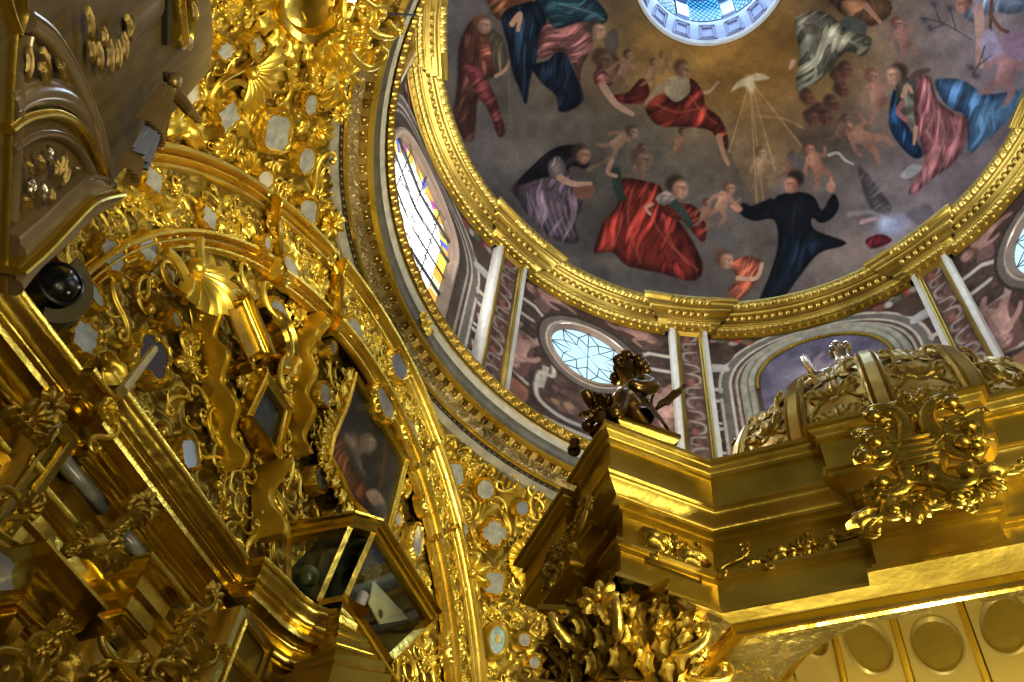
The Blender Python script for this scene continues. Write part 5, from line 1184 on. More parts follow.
for px, py, s, a, k, X in ((141, 506, .2, 0, 'rosette', -2.52), (128, 516, .26, 20, 'spray', -2.5), (112, 528, .26, 70, 'drop', -2.5), (98, 545, .22, 120, 'spray', -2.46), (206, 598, .2, 0, 'rosette', -2.44), (198, 612, .22, 50, 'S', -2.42), (183, 628, .3, 10, 'spray', -2.4), (168, 642, .3, 80, 'drop', -2.38), (180, 655, .32, 140, 'spray', -2.36), (190, 668, .3, 30, 'S', -2.36), (160, 665, .26, 200, 'S', -2.36),
    (45, 408, .22, 0, 'rosette', -2.5), (30, 420, .26, 60, 'spray', -2.5), (14, 428, .26, 10, 'drop', -2.5), (10, 500, .24, 0, 'S', -2.42), (22, 505, .2, 90, 'spray', -2.42), (8, 520, .22, 40, 'S', -2.42), (105, 560, .26, 0, 'spray', -2.4), (88, 548, .22, 60, 'leaf', -2.4), (70, 548, .22, 60, 'drop', -2.42), (75, 535, .2, 160, 'spray', -2.42)):
    place(k, px, py, s * .62, a, lambda a_, b_, X=X: (on_x(a_, b_, X), NX), altar, .02, GOLD_D)
# lower, nearer entablature on its own columns
low = empty('column_entablature', (-2.2, -1.6, 3.2), 'small stepped gilded entablature with a scrolled capital at the lower left corner', 'altarpiece')
LP = [(-2.5, -2.34), (-1.785, -2.34), (-1.78, -2.19), (-1.56, -2.19), (-1.555, -2.23), (-1.47, -2.23), (-1.465, -2.42)]
pr = profile((-.3, 3.46), (.34, 0), (0, -.012), (-.06, 0), (0, -.02), ('s', -.05, -.055), (-.005, 0), (0, -.03), (-.02, 0), ('t', 0, -.02, -.01), (0, -.055), (-.02, 0), (0, -.05), (-.2, 0))
mb = MB(); mould(mb, xy(LP), pr); mb.build('entablature', GOLD_P, low, 28)
mb = MB(); mb.box((-2.62, -1.78, 2.4), (-2.3, -1.5, 3.25)); mb.build('shaft', GOLD_D, low, smooth=False)
for px, py, s, a, k in ((48, 672, .24, 30, 'J'), (52, 640, .2, 0, 'spray'), (28, 650, .26, 70, 'drop'), (12, 660, .28, 10, 'S'), (20, 676, .26, 100, 'spray'), (62, 672, .22, 150, 'leaf'), (36, 636, .2, 40, 'S')): place(k, px, py, s * .7, a, lambda a_, b_: (on_x(a_, b_, -2.22), NX), low, .02, GOLD_D)
low2 = empty('column_entablature', (-2.2, -1.2, 3.2), 'plain stepped gilded entablature block at the bottom edge, right of the scrolled capital', 'altarpiece')
LP = [(-1.255, -2.55), (-1.25, -2.32), (-.95, -2.32), (-.945, -2.55)]
pr = profile((-.3, 3.52), (.30, 0), (0, -.02), ('s', -.05, -.06), (-.01, 0), (0, -.05), (-.02, 0), (0, -.07), (-.02, 0), (0, -.06), (-.25, 0))
mb = MB(); mould(mb, xy(LP), pr); mb.build('entablature', GOLD_P, low2, 28)
mb = MB(); mb.box((-2.62, -1.25, 2.4), (-2.42, -.97, 3.3)); mb.build('shaft', GOLD_D, low2, smooth=False)
# dark lens-like mirror panel at the left edge
P = np.array([on_x(x, y, -2.3) for x, y in ((-6, 548), (24, 566), (18, 590), (-6, 592))]); root = empty('mirror_panel', tuple(P.mean(0)), 'greenish mirror panel with a dark carved rim at the left edge, low', 'mirror'); mb = MB(); mb.fan(P); mb.build('pane', MIRROR_D, root); slab_frame(root, 'frame', P, NX, .04, .03, GOLD_D)

# ---- glass case standing on the cornice
T = 5.39; B = 4.87
A_, B_ = on_plane(288, 538, (0, 0, T), (0, 0, 1)), on_plane(351, 526, (0, 0, T), (0, 0, 1)); C_, D_ = np.array([-2.5, .07, T]), np.array([-2.5, .81, T])
A2, B2 = on_plane(287, 596, (0, 0, B - .2), (0, 0, 1)), on_plane(318, 603, (0, 0, B - .04), (0, 0, 1)); C2, D2 = np.array([-2.5, -.01, B]), np.array([-2.5, .49, B])
SC = lambda P: CAM + .925 * (np.asarray(P) - CAM)
A_, B_, C_, D_, A2, B2, C2, D2 = [SC(q) for q in (A_, B_, C_, D_, A2, B2, C2, D2)]; T = C_[2]; B = C2[2]; BK = -2.62
case = empty('glass_case', (-2.6, .2, 4.8), 'gilt-framed glass relic case with slanted panes, on the cornice below the lozenge painting', 'case')
GLASS, nt, lk, b = mat('case_glass'); tr = nt.new('ShaderNodeBsdfTransparent'); tr.inputs['Color'].default_value = (.93, .96, .92, 1); mx = nt.new('ShaderNodeMixShader'); gl = nt.new('ShaderNodeBsdfGlossy'); gl.inputs['Roughness'].default_value = .04; gl.inputs['Color'].default_value = (.6, .62, .58, 1); lw = nt.new('ShaderNodeFresnel'); lw.inputs['IOR'].default_value = 1.14; mm_ = nt.new('ShaderNodeMath'); mm_.operation = 'MULTIPLY'; mm_.inputs[1].default_value = .25; lk.new(lw.outputs['Fac'], mm_.inputs[0]); lk.new(mm_.outputs[0], mx.inputs['Fac']); lk.new(tr.outputs['BSDF'], mx.inputs[1]); lk.new(gl.outputs['BSDF'], mx.inputs[2]); lk.new(mx.outputs['Shader'], nt['Material Output'].inputs['Surface'])
def pane(q, nm='glass_pane'):
    mb = MB(); mb.add(q, quads=[(0, 1, 2, 3)]); return mb.build(nm, GLASS, case, smooth=False)
pane([A_, B_, B2, A2]); pane([B_, C_, C2, B2]); pane([C_, D_, D2, C2])
BACK = plain('case_lining', (.035, .04, .022), .7, 0, .4, 6); BACK.node_tree.nodes['Principled BSDF'].inputs['Specular IOR Level'].default_value = .05
mb = MB(); BK = -2.60; q = [[BK, A_[1] + .04, T - .01], [BK, D_[1], T - .01], [BK, D2[1] + .01, B], [BK, A2[1] + .03, A2[2]]]; mb.add(q, quads=[(0, 1, 2, 3)]); mb.add([D_, D2, q[2], q[1]], quads=[(0, 1, 2, 3)]); mb.add([A_, B_, C_, D_, q[1], q[0]], quads=[(0, 1, 2, 5), (2, 3, 4, 5)])
mb.add([A2, B2, C2, D2, q[2], q[3]], quads=[(0, 1, 4, 5), (1, 2, 3, 4)]); mb.build('lining', BACK, case, smooth=False)
def bar(a, b, w=.022, nm='gilt_bar'):
    mb = MB(); tube(mb, [a, (np.asarray(a) + b) / 2, b], w, 4); return mb.build(nm, GOLD_P, case, 20)
bar(B_, B2, .018); bar(C_, C2, .018); bar(A_, A2, .02); bar(D_, D2, .028); bar(D2, C2, .022); bar(C2, B2, .018)
mb = MB(); top = np.array([A_, B_, C_, D_]); nrm = np.array([norm(np.array([.25, -1, 0])), norm(np.array([.6, -.8, 0])), norm(np.array([1, -.45, 0])), norm(np.array([1, 0, 0]))])
pr = [(-.02, -.03), (.02, -.02), (.025, 0), (.04, .01), (.045, .03), (.065, .035), (.065, .05), (-.06, .055)]
mb.grid(np.stack([top + nrm * a + np.array([0, 0, h]) for a, h in pr], 1)); mb.build('top_frame', GOLD_P, case, 25)
XC = C_[0] - .015
P = np.array([on_x(x, y, XC) for x, y in ((374, 581), (409, 619), (381, 624), (370, 603))]); card = MB(); card.add(np.vstack([P, P - NX * .012]), quads=[(0, 1, 2, 3), (4, 7, 6, 5), (0, 4, 5, 1), (1, 5, 6, 2), (2, 6, 7, 3), (3, 7, 4, 0)])
o = tag(card.build('relic_card', plain('cream_card', (.95, .85, .45), .6, 0, .2, 9), None, smooth=False), 'pale yellow card with a dark spot inside the right pane of the glass case', 'card')
mb = MB(); ball(mb, on_x(381, 614, XC + .008), .02, 10, 6, (.2, 1, 1.2)); mb.build('dark_spot', DARK, o)
mb = MB(); tube(mb, [on_x(363, 595, XC), on_x(360, 603, XC), on_x(356, 614, XC)], [.03, .028, .03], 10); tag(mb.build('candle_stub', plain('ivory_wax', (.5, .46, .36), .5), None), 'ivory candle stub inside the glass case, left of the card', 'candle')
root = empty('relic_posy', tuple(on_x(366, 578, XC)), 'dark posy of dried leaves inside the glass case above the card', 'flowers')
for i in range(5): ornament('spray', mat4(on_x(364 + 2 * (i % 3), 562 + 4 * i, XC - .06), *rot2(np.array([0, 1., 0]), np.array([0, 0, 1.]), i * 1.3), NX, .15), root, plain('dried_leaf%d' % i, (.16, .13, .06), .7), 'leaf_spray')
mb = MB(); ball(mb, on_x(308, 576, -2.45), .05, 16, 10); tag(mb.build('green_orb', plain('green_glass', (.07, .08, .02), .3), None), 'dim green globe behind the left pane of the glass case', 'globe')

# ================================================================ BROWN PIER, upper left
PN = np.array([math.cos(PI / 6), .5, 0]); PP = np.array([-2.09, -2.39, 0]); PH = np.array([.5, -.866, 0])
def onP(x, y, off=0.0): return on_plane(x, y, PP + PN * off, PN)
pier = empty('pier', tuple(PP + [0, 0, 3.0]), 'brown lacquered pier with gilded appliques and curved mouldings filling the top left corner', 'pier')
body = [(105, 190), (140, 150), (175, 110), (210, 70), (213, 35), (210, 0), (206, -60), (-60, -60), (-60, 330), (0, 293), (12, 268), (40, 240), (72, 213), (96, 196)]
P = np.array([onP(x, y) for x, y in body]); mb = MB(); mb.fan(P, flip=True)
mb.grid(np.stack([P, P - PN * .22], 1), cu=True); mb.fan(P - PN * .22); 
WOODN, nt, lk, b = mat('brown_pier_paint'); tc = nt.new('ShaderNodeTexCoord'); mp = nt.new('ShaderNodeMapping'); mp.inputs['Scale'].default_value = (9, 9, 1.2); lk.new(tc.outputs['Object'], mp.inputs['Vector'])
n = nt.new('ShaderNodeTexNoise'); n.inputs['Scale'].default_value = 3; n.inputs['Detail'].default_value = 6; lk.new(mp.outputs['Vector'], n.inputs['Vector']); r_ = ramp(nt, lk, n.outputs['Fac'], [(.3, (.13, .085, .018)), (.7, (.22, .15, .036))]); lk.new(r_.outputs['Color'], b.inputs['Base Color']); b.inputs['Roughness'].default_value = .5; b.inputs['Specular IOR Level'].default_value = .15
mb.build('body', WOODN, pier, 20)
LAC = plain('grey_lacquer', (.32, .235, .12), .2, .3, .2, 5, .05)
def onpier_roll(pxs, w, nm, m_, h=.02, prof=None):
    c = Canvas(0, 1, 0, 1, 4); q = c.smooth(pxs, 8, False); mid = np.array([onP(x, y, .0) for x, y in q]); tn = norm(np.gradient(mid, axis=0)); sd = np.cross(PN, tn)
    pr = prof or [(-1, -.01), (-.95, .5), (-.7, .8), (-.3, 1), (.2, .95), (.55, .6), (.7, .75), (.9, .7), (1, -.01)]
    mb = MB(); P = np.stack([mid + sd * (a * w) + PN * (b_ * h) for a, b_ in pr], 1); mb.grid(P); mb.fan(P[0]); mb.fan(P[-1]); return mb.build(nm, m_, pier, 40)
onpier_roll([(22, 20), (45, 38), (68, 75), (86, 115), (97, 150), (103, 188)], .032, 'curved_moulding', LAC, .04)
onpier_roll([(2, 128), (22, 116), (50, 113), (74, 126), (90, 152), (104, 190)], .016, 'gilt_moulding', GOLD, .035)
onpier_roll([(6, 148), (32, 134), (58, 136), (78, 154), (94, 184)], .014, 'curved_moulding', LAC, .03)
onpier_roll([(8, 104), (30, 92), (56, 92), (78, 106), (92, 130)], .04, 'curved_moulding', LAC, .03)
onpier_roll([(8, 248), (36, 224), (62, 199), (82, 186), (102, 190)], .045, 'curved_moulding', LAC, .05)
onpier_roll([(2, 282), (22, 258), (50, 234), (76, 208), (104, 192)], .045, 'curved_moulding', LAC, .06)
onpier_roll([(-4, 268), (20, 248), (46, 222), (72, 198), (102, 190)], .012, 'gilt_moulding', GOLD, .085)
onpier_roll([(0, -6), (6, 14), (12, 30)], .012, 'gilt_edge', GOLD, .03); onpier_roll([(16, -6), (18, 14), (12, 34)], .010, 'gilt_edge', GOLD_D, .03)
onpier_roll([(12, 30), (8, 80), (5, 160), (2, 240), (1, 292)], .007, 'gilt_edge', GOLD_D, .02)
onpier_roll([(24, 36), (16, 80), (12, 150), (8, 220)], .012, 'gilt_edge', LAC, .03)
APPL = gold('applique_gilding', (.42, .29, .09), (.62, .46, .17), .32, .9)
def leafpx(p0, p1, w, h=.05, kind='leaf', m_=APPL):
    a, b = onP(*p0, .01), onP(*p1, .01); d = norm(b - a); L = np.linalg.norm(b - a); return ornament(kind, mat4((a + b) / 2 + PN * .02, d, np.cross(PN, d), PN, L, w, h), pier, m_, 'gilded_applique')
for q in (((82, 5), (83, 40), .09), ((84, 36), (84, 62), .08), ((92, 40), (92, 72), .09), ((104, 38), (102, 74), .12), ((112, 38), (110, 70), .08), ((121, 12), (123, 40), .08), ((118, 30), (117, 60), .08), ((126, 14), (120, 36), .06), ((97, 25), (96, 45), .07), ((36, 45), (39, 78), .09), ((33, 60), (38, 84), .08), ((22, 44), (18, 80), .07), ((50, 56), (58, 82), .07), ((42, 80), (32, 52), .06)): leafpx(q[0], q[1], q[2] * .75, .05)
for q in (((32, 152), (33, 172), .05), ((20, 158), (22, 174), .05), ((42, 144), (40, 164), .04), ((50, 158), (48, 178), .06), ((58, 150), (52, 172), .05), ((24, 176), (22, 196), .08), ((36, 180), (34, 204), .05), ((16, 192), (20, 208), .05), ((44, 186), (42, 202), .04), ((62, 160), (54, 184), .05), ((66, 168), (72, 166), .04)): leafpx(q[0], q[1], q[2] * .7, .05, 'leaf', APPL if q[0][0] % 3 else SILVER)
onpier_roll([(172, -8), (174, 16), (177, 42)], .03, 'gilded_stem', GOLD, .05); onpier_roll([(163, -8), (163, 20), (163, 44)], .014, 'dark_stem', DARK, .03); onpier_roll([(186, -6), (189, 12), (184, 34), (183, 46)], .014, 'gilded_stem', GOLD, .04)
leafpx((174, 40), (188, 44), .1); leafpx((188, 0), (188, 20), .06)
onpier_roll([(124, 32), (140, 18), (164, -2)], .05, 'grey_ribbon', LAC, .012)
# statuette beside the pier: pleated robe, blue-grey cloak, feet
ang = empty('statuette', tuple(onP(140, 130, .1)), 'small statuette in pleated skirt and blue-grey cloth at the edge of the brown pier', 'statue')
def fanpleat(p0, p1, w0, w1, nm, m_, n=9):
    a, b = onP(*p0, .10), onP(*p1, .10); d = b - a; sd = norm(np.cross(PN, d)); th = np.linspace(-1, 1, n * 6); t = np.linspace(0, 1, 16)
    P = np.array([[a + d * u + sd * (w0 + (w1 - w0) * u) * q + PN * (.045 * math.sqrt(max(1 - q * q, 0)) + .018 * math.cos(n * PI * q) * u) for q in th] for u in t]); mb = MB(); mb.grid(P); return mb.build(nm, m_, ang)
SK = gold('robe_gilding', (.45, .30, .10), (.62, .46, .2), .35, .8)
fanpleat((163, 88), (146, 134), .025, .085, 'skirt', SK); fanpleat((150, 126), (130, 160), .035, .06, 'cloth', plain('blue_grey_cloth', (.25, .27, .36), .5), 4); fanpleat((132, 154), (121, 176), .03, .045, 'hem', SK, 5)
mb = MB(); ball(mb, onP(169, 80, .10) + PN * .02, .026, 14, 10, (1, 1, 1.25)); mb.build('head', SK, ang); mb = MB()
for k in range(5): tube(mb, [onP(166 + k * 1.5, 80, .10), onP(164 + k * 2.6, 72, .10)], [.012, .004], 5)
mb.build('crown', BRONZE, ang)
mb = MB(); tube(mb, [onP(164, 94, .10) + PN * .05, onP(158, 106, .10) + PN * .11, onP(164, 114, .10) + PN * .12], [.025, .02, .014], 8); mb.build('arm', SK, ang)

# ---- gilded bracket of the near pendentive, top centre
def onB(x, y, off=0.0): return on_plane(x, y, np.array([-2.32, -1.9, 7.0]) + off * (-BN), BN)
BN = norm(np.array([.75, .45, -.75]))
br = empty('gilded_bracket', tuple(onB(345, 30)), 'large gilded bracket with a round rim and hooked arms over the ring cornice, top edge', 'bracket')
u, v, n_ = frame_of(BN); cB = onB(312, -6); mb = MB(); q = MB(); Rr_ = .26
revolve(q, [(.0, -.03), (Rr_ * .55, -.02), (Rr_ * .72, .0), (Rr_ * .8, .05), (Rr_ * .95, .07), (Rr_ * 1.0, .05), (Rr_ * 1.04, -.08)], 48); mb.xform(q, mat4(cB, u, v, n_, 1)); mb.build('rim', GOLD_P, br)
for k in range(16):
    a = 2 * PI * k / 16; p = cB + (u * math.cos(a) + v * math.sin(a)) * Rr_ * 1.2; uu, vv = rot2(u, v, a); ornament('leaf', mat4(p, uu, vv, n_, .2, .22, .15), br)
for x, y, s, a, k in ((330, 52, .3, 30, 'spray'), (345, 40, .32, 60, 'cluster1'), (352, 22, .3, 100, 'cluster0'), (338, 66, .28, 200, 'shell'), (365, 10, .28, 20, 'cluster2'), (322, 74, .26, 10, 'cluster0'), (372, 2, .24, 0, 'rosette'), (356, 52, .24, 300, 'spray'), (340, 8, .3, 0, 'S')):
    p = onB(x, y, -.04); uu, vv = rot2(u, v, math.radians(a)); ornament(k, mat4(p, uu, vv, n_, s), br)
def hook(pxs, r0, r1, nm='hooked_arm'):
    c = Canvas(0, 1, 0, 1, 4); q = c.smooth(pxs, 8, False); P = np.array([onB(x, y, -.10) for x, y in q]); mb = MB(); tube(mb, P, np.linspace(r0, r1, len(P)), 10); ball(mb, P[-1], r1 * 1.7, 10, 6); return mb.build(nm, GOLD, br)
hook([(348, 50), (356, 60), (368, 67), (380, 63), (386, 54), (381, 47), (377, 50)], .035, .014); hook([(366, 28), (378, 35), (392, 37), (400, 32)], .03, .014); hook([(388, 22), (396, 30), (404, 28), (402, 20)], .022, .01); hook([(360, -4), (374, 6), (388, 4), (398, -8)], .024, .012)
mb = MB(); tube(mb, [onB(372, 12, -.06), onB(395, 14, -.06), onB(416, 15, -.06)], .006, 5); mb.build('wire', BLACK, br)
# ================================================================ TABERNACLE
TC = np.array([.12, -.16])
TABG = gold('tabernacle_gilding', (.44, .305, .035), (.76, .56, .09), .33, .9, 8, .35, .02, 3.2)
ORNT = gold('cartouche_gilding', (.40, .27, .03), (.64, .46, .08), .26, .95, 30, .15)
PROTO['CT'] = proto_scroll('C', .15); PROTO['JT'] = proto_scroll('J', .15); ORN_NAME['CT'] = ORN_NAME['JT'] = 'carved_scroll'
tab = empty('tabernacle', (TC[0], TC[1], 2.0), 'gilded tabernacle canopy with diagonal corner blocks, cartouche and ribbed cupola, right', 'tabernacle')
def plan_tab(bd, bw, fr=.26, fp=.05, front=.94, inner=.55):
    """one quarter, repeated: inner corner, block corners, inner corner, front break"""
    q = [(-front, -inner), (-inner - bd - (bw - .28) / 2 * 0 - .36 + .08, -.81), (-.81, -1.19), (-inner, -front)]
    e = .055; q = [(-front, -inner), (-1.19, -.81), (-1.10, -.90), (-1.10 - e, -.90 - e), (-.90 - e, -1.10 - e), (-.90, -1.10), (-.81, -1.19), (-inner, -front), (-fr, -front), (-fr + .004, -front - fp), (fr - .004, -front - fp), (fr, -front)]
    out = []
    q0 = [(-front, -.32), (-1.31, -.69), (-1.03, -.97), (-1.00, -.94), (-.975, -.965), (-1.005, -.995), (-.81, -1.19)] + q[7:]
    for k in range(4):
        for x, y in (q0 if k == 0 else q):
            for _ in range(k): x, y = -y, x
            out.append((x, y))
    return np.array(out) + TC
TP = plan_tab(0, 0)
tp = profile((-.08, 3.995), (.08, -.005), (0, -.014), (-.01, -.003), ('s', -.022, -.022), (0, -.006), (.006, 0), (0, -.010), (-.010, -.002), (-.004, -.112), (.014, -.001), (0, -.013), (-.008, -.003), (0, -.006), ('s', -.046, -.034), (.006, -.001), (0, -.012), (-.022, -.002), (0, -.010), (-.022, -.002))
mb = MB(); mould(mb, TP, tp, closed=True); mb.build('cornice', TABG, tab, 28)
a = tp[-1]; fz = profile(a, (0, -.13))
mb = MB(); mould(mb, TP, fz, closed=True); mb.build('frieze', TABG, tab, 28)
at = profile(fz[-1], (.040, -.003), (0, -.012), (-.012, -.003), (0, -.006), (-.014, -.003), (0, -.088), (.014, -.002), (0, -.010), ('s', .016, -.018), (0, -.010), (-.14, -.002))
mb = MB(); mould(mb, TP, at, closed=True); mb.build('architrave', TABG, tab, 28)
zs_ = at[-1][1]; ins = at[-1][0]
# thin double fillets that catch the light on the fascias
# ceiling: octagonal frame, flat ring, panelled drum
def octo(f, d): return np.array([(-d, -f), (d, -f), (f, -d), (f, d), (d, f), (-d, f), (-f, d), (-f, -d)]) + TC
P_in, M_ = offset_plan(TP, True); outer = P_in + M_ * ins
pr = [((1.0, 0)), ]
oc = lambda f, d, z: np.c_[octo(f, d), np.full(8, z)]
mb = MB(); rings = [oc(.815, .565, zs_ + .004), oc(.812, .562, zs_ - .022), oc(.805, .557, zs_ - .028), oc(.798, .552, zs_ - .024), oc(.795, .55, zs_ - .008), oc(.788, .545, zs_ - .004), oc(.785, .543, zs_ - .018), oc(.775, .537, zs_ - .022), oc(.768, .532, zs_ - .014), oc(.766, .53, zs_ + .02)]
mb.grid(np.stack(rings, 1), cu=True, flip=False); mb.build('ceiling_frame', GOLD_P, tab, 25)
n = 96; th = np.arange(n) * 2 * PI / n; ray_oct = []
def oct_r(t):
    c_, s_ = abs(math.cos(t)), abs(math.sin(t)); return min(.766 / max(c_, s_), (.766 + .53) / (c_ + s_))
RO = np.array([[TC[0] + oct_r(t) * math.cos(t), TC[1] + oct_r(t) * math.sin(t), zs_ + .02] for t in th]); RI = np.array([[TC[0] + .74 * math.cos(t), TC[1] + .74 * math.sin(t), zs_ + .02] for t in th]); RI2 = RI + [0, 0, .02]
CEILG = gold('ceiling_gilding', (.66, .47, .09), (.84, .64, .18), .22, .95, 22, .5, .015, 5)
mb = MB(); mb.grid(np.stack([RO, RI, RI2], 1), cu=True); mb.build('ceiling_ring', CEILG, tab, 30)
# flat filling between the architrave soffit and the frame (follows the lobed plan)
def poly_r(pts, t):
    d = np.array([math.cos(t), math.sin(t)]); best = 0
    for a, b in zip(pts, np.roll(pts, -1, 0)):
        e = b - a; den = d[0] * e[1] - d[1] * e[0]
        if abs(den) < 1e-9: continue
        k = (a[0] * e[1] - a[1] * e[0]) / den; u = (a[0] * d[1] - a[1] * d[0]) / den
        if -1e-6 <= u <= 1 + 1e-6 and k > best: best = k
    return best
ta = np.linspace(0, 2 * PI, 720, endpoint=False); oi = octo(.81, .56) - TC
mb = MB(); mb.grid(np.array([[(TC[0] + poly_r(outer - TC, t) * math.cos(t), TC[1] + poly_r(outer - TC, t) * math.sin(t), zs_), (TC[0] + poly_r(oi, t) * math.cos(t), TC[1] + poly_r(oi, t) * math.sin(t), zs_)] for t in ta]), cu=True); mb.build('soffit', CEILG, tab, 20)
PANELG = gold('panel_gilding', (.68, .54, .15), (.82, .68, .26), .38, .6, 20, .15)
OVALG = gold('oval_gilding', (.36, .26, .035), (.48, .35, .06), .42, .6, 20, .2)
RP = .61; SP = 360 / 14
for k in range(14):
    ca = math.radians(91.4 + SP * k); hw = math.radians(11)
    if not 20 < (91.4 + SP * k) % 360 < 160: 
        mb = MB(); t_ = np.linspace(ca - math.radians(SP / 2), ca + math.radians(SP / 2), 5); mb.grid(np.array([[(TC[0] + RP * math.cos(q), TC[1] + RP * math.sin(q), z) for z in (3.60, 4.62)] for q in t_]), flip=True); mb.build('ceiling_panel', PANELG, tab); continue
    cp = lambda s, z, R=RP: (TC[0] + R * math.cos(ca - s / RP), TC[1] + R * math.sin(ca - s / RP), z)
    pn = empty('ceiling_panel', cp(0, 4.5)); pn.parent = tab; pn.matrix_parent_inverse = tab.matrix_world.inverted()
    mb = MB(); q = np.linspace(0, 2 * PI, 48, endpoint=False); rect = []
    W, H = RP * math.radians(11.4), .24
    for t in q:
        c_, s_ = math.cos(t), math.sin(t); m_ = 1 / max(abs(c_), abs(s_)); rect.append((W * c_ * m_, 4.37 + H * s_ * m_))
    rec = np.array([cp(s, z) for s, z in rect]); e1 = np.array([cp(.102 * math.cos(t), 4.37 + .142 * math.sin(t)) for t in q]); e2 = np.array([cp(.097 * math.cos(t), 4.37 + .136 * math.sin(t), RP - .012) for t in q]); e3 = np.array([cp(.090 * math.cos(t), 4.37 + .129 * math.sin(t), RP + .01) for t in q])
    mb.grid(np.stack([rec, e1, e2, e3], 1), cu=True)
    for z0, z1 in ((3.60, 4.13), (4.61, 4.63)): mb.grid(np.array([[cp(s, z0), cp(s, z1)] for s in np.linspace(-W, W, 5)]))
    mb.build('field', PANELG, pn, 30)
    mb = MB(); mb.fan(e3); mb.build('oval', OVALG, pn)
    mb = MB(); ra = W + .012; prr = [(-.016, .0), (-.013, -.012), (-.004, -.016), (.004, -.016), (.013, -.012), (.016, 0)]
    mb.grid(np.array([[cp(ra + s, z, RP + d) for s, d in prr] for z in (3.60, 4.62)])); mb.build('rib', GOLD_P, tab, 30)
mb = MB(); revolve(mb, np.array([(RP + .01, 4.61), (.5, 4.72), (.3, 4.78), (.005, 4.80)]), 36, (TC[0], TC[1], 0)); mb.build('ceiling_crown', PANELG, tab); mb = MB(); revolve(mb, np.array([(.74, 3.49), (.72, 3.53), (.66, 3.56), (.63, 3.60), (RP, 3.61)]), 72, (TC[0], TC[1], 0)); mb.build('ceiling_cove', GOLD_P, tab)
# ---- attic plate and cupola
mb = MB(); oct8 = octo(.86, .42); mould(mb, oct8, profile((-.12, 4.085), (.12, 0), (0, -.02), ('s', -.02, -.03), (0, -.05), (-.3, 0)), closed=True); mb.build('attic', TABG, tab, 28)
cu = empty('cupola', (TC[0], TC[1], 4.05)); cu.parent = tab; cu.matrix_parent_inverse = tab.matrix_world.inverted()
cpf = np.array([(.80, 4.02), (.795, 4.08), (.77, 4.10), (.775, 4.13), (.755, 4.15), (.75, 4.28), (.74, 4.40), (.715, 4.52), (.675, 4.63), (.61, 4.74), (.48, 4.83), (.25, 4.90), (.06, 4.93)])
CUPG = gold('cupola_gilding', (.40, .28, .05), (.60, .44, .10), .32, .92, 16, .2)
mb = MB(); revolve(mb, cpf, 64, (TC[0], TC[1], 0)); mb.build('shell', CUPG, cu, 40)
cz = lambda z: float(np.interp(z, cpf[4:, 1], cpf[4:, 0]))
for k in range(16):
    a = math.radians(22.5 * k); hw = .042; zz = np.linspace(4.15, 4.90, 26)
    pr = [(-1, -.01), (-1, .012), (-.8, .024), (-.6, .012), (-.45, .026), (.45, .026), (.6, .012), (.8, .024), (1, .012), (1, -.01)]
    G_ = np.array([[(TC[0] + (cz(z) + d) * math.cos(a) - math.sin(a) * s * hw * (.3 + .7 * cz(z) / .75), TC[1] + (cz(z) + d) * math.sin(a) + math.cos(a) * s * hw * (.3 + .7 * cz(z) / .75), z + d * .4) for s, d in pr] for z in zz])
    mb = MB(); mb.grid(G_, flip=True); mb.build('rib', CUPG, cu, 30)
    a += math.radians(11.25); out = np.array([math.cos(a), math.sin(a), 0]); sd = np.array([-math.sin(a), math.cos(a), 0])
    if out[1] > .35: continue
    for dz, s, kk in ((4.30, .2, 'spray'), (4.46, .2, 'spray'), (4.60, .17, 'shell'), (4.70, .14, 'leaf')):
        nn = norm(out + np.array([0, 0, .15 if dz < 4.5 else .5])); up_ = norm(np.cross(nn, sd)) * 1.0; up_ = up_ if up_[2] > 0 else -up_
        ornament(kk, mat4(np.array([TC[0], TC[1], 0]) + out * (cz(dz) - .012) + np.array([0, 0, dz]), up_, sd, nn, s, s * 1.1, s * .4), cu, CUPG)
    for sg in (-1, 1):
        for dz in (4.26, 4.42, 4.56): ornament('J', mat4(np.array([TC[0], TC[1], 0]) + out * (cz(dz) - .005) + sd * sg * .075 + np.array([0, 0, dz]), (0, 0, 1), sd * sg, out, .13, .13, .07), cu, CUPG)
# ---- cartouche on the front
FY = TC[1] - .94 - .05
def onF(x, y, off=0.0): return on_y(x, y, FY - off)
FN = np.array([0, -1.0, 0]); FX = np.array([1.0, 0, 0]); FZ = np.array([0, 0, 1.0])
ca_ = empty('cartouche', tuple(onF(920, 455))); ca_.parent = tab; ca_.matrix_parent_inverse = tab.matrix_world.inverted()
c0 = onF(917, 458, .05); mb = MB(); ball(mb, c0, .075, 24, 14, (1, .45, 1.25))
mb.build('boss', ORNT, ca_)
for k in range(5):
    mb = MB(); z = -.05 + .025 * k; w_ = .055 * math.sqrt(1 - (z / .1) ** 2); tube(mb, [c0 + [-w_, -.026, z], c0 + [0, -.034, z - .008], c0 + [w_, -.026, z]], .005, 6); mb.build('boss_rib', ORNT, ca_)
def orn_f(kind, x, y, s, ang, off=.05, mir=1, sz=None):
    u, v = rot2(FX, FZ, math.radians(ang)); return ornament(kind, mat4(onF(x, y, off), u, v * mir, FN, s, s, (sz or s)), ca_, ORNT)
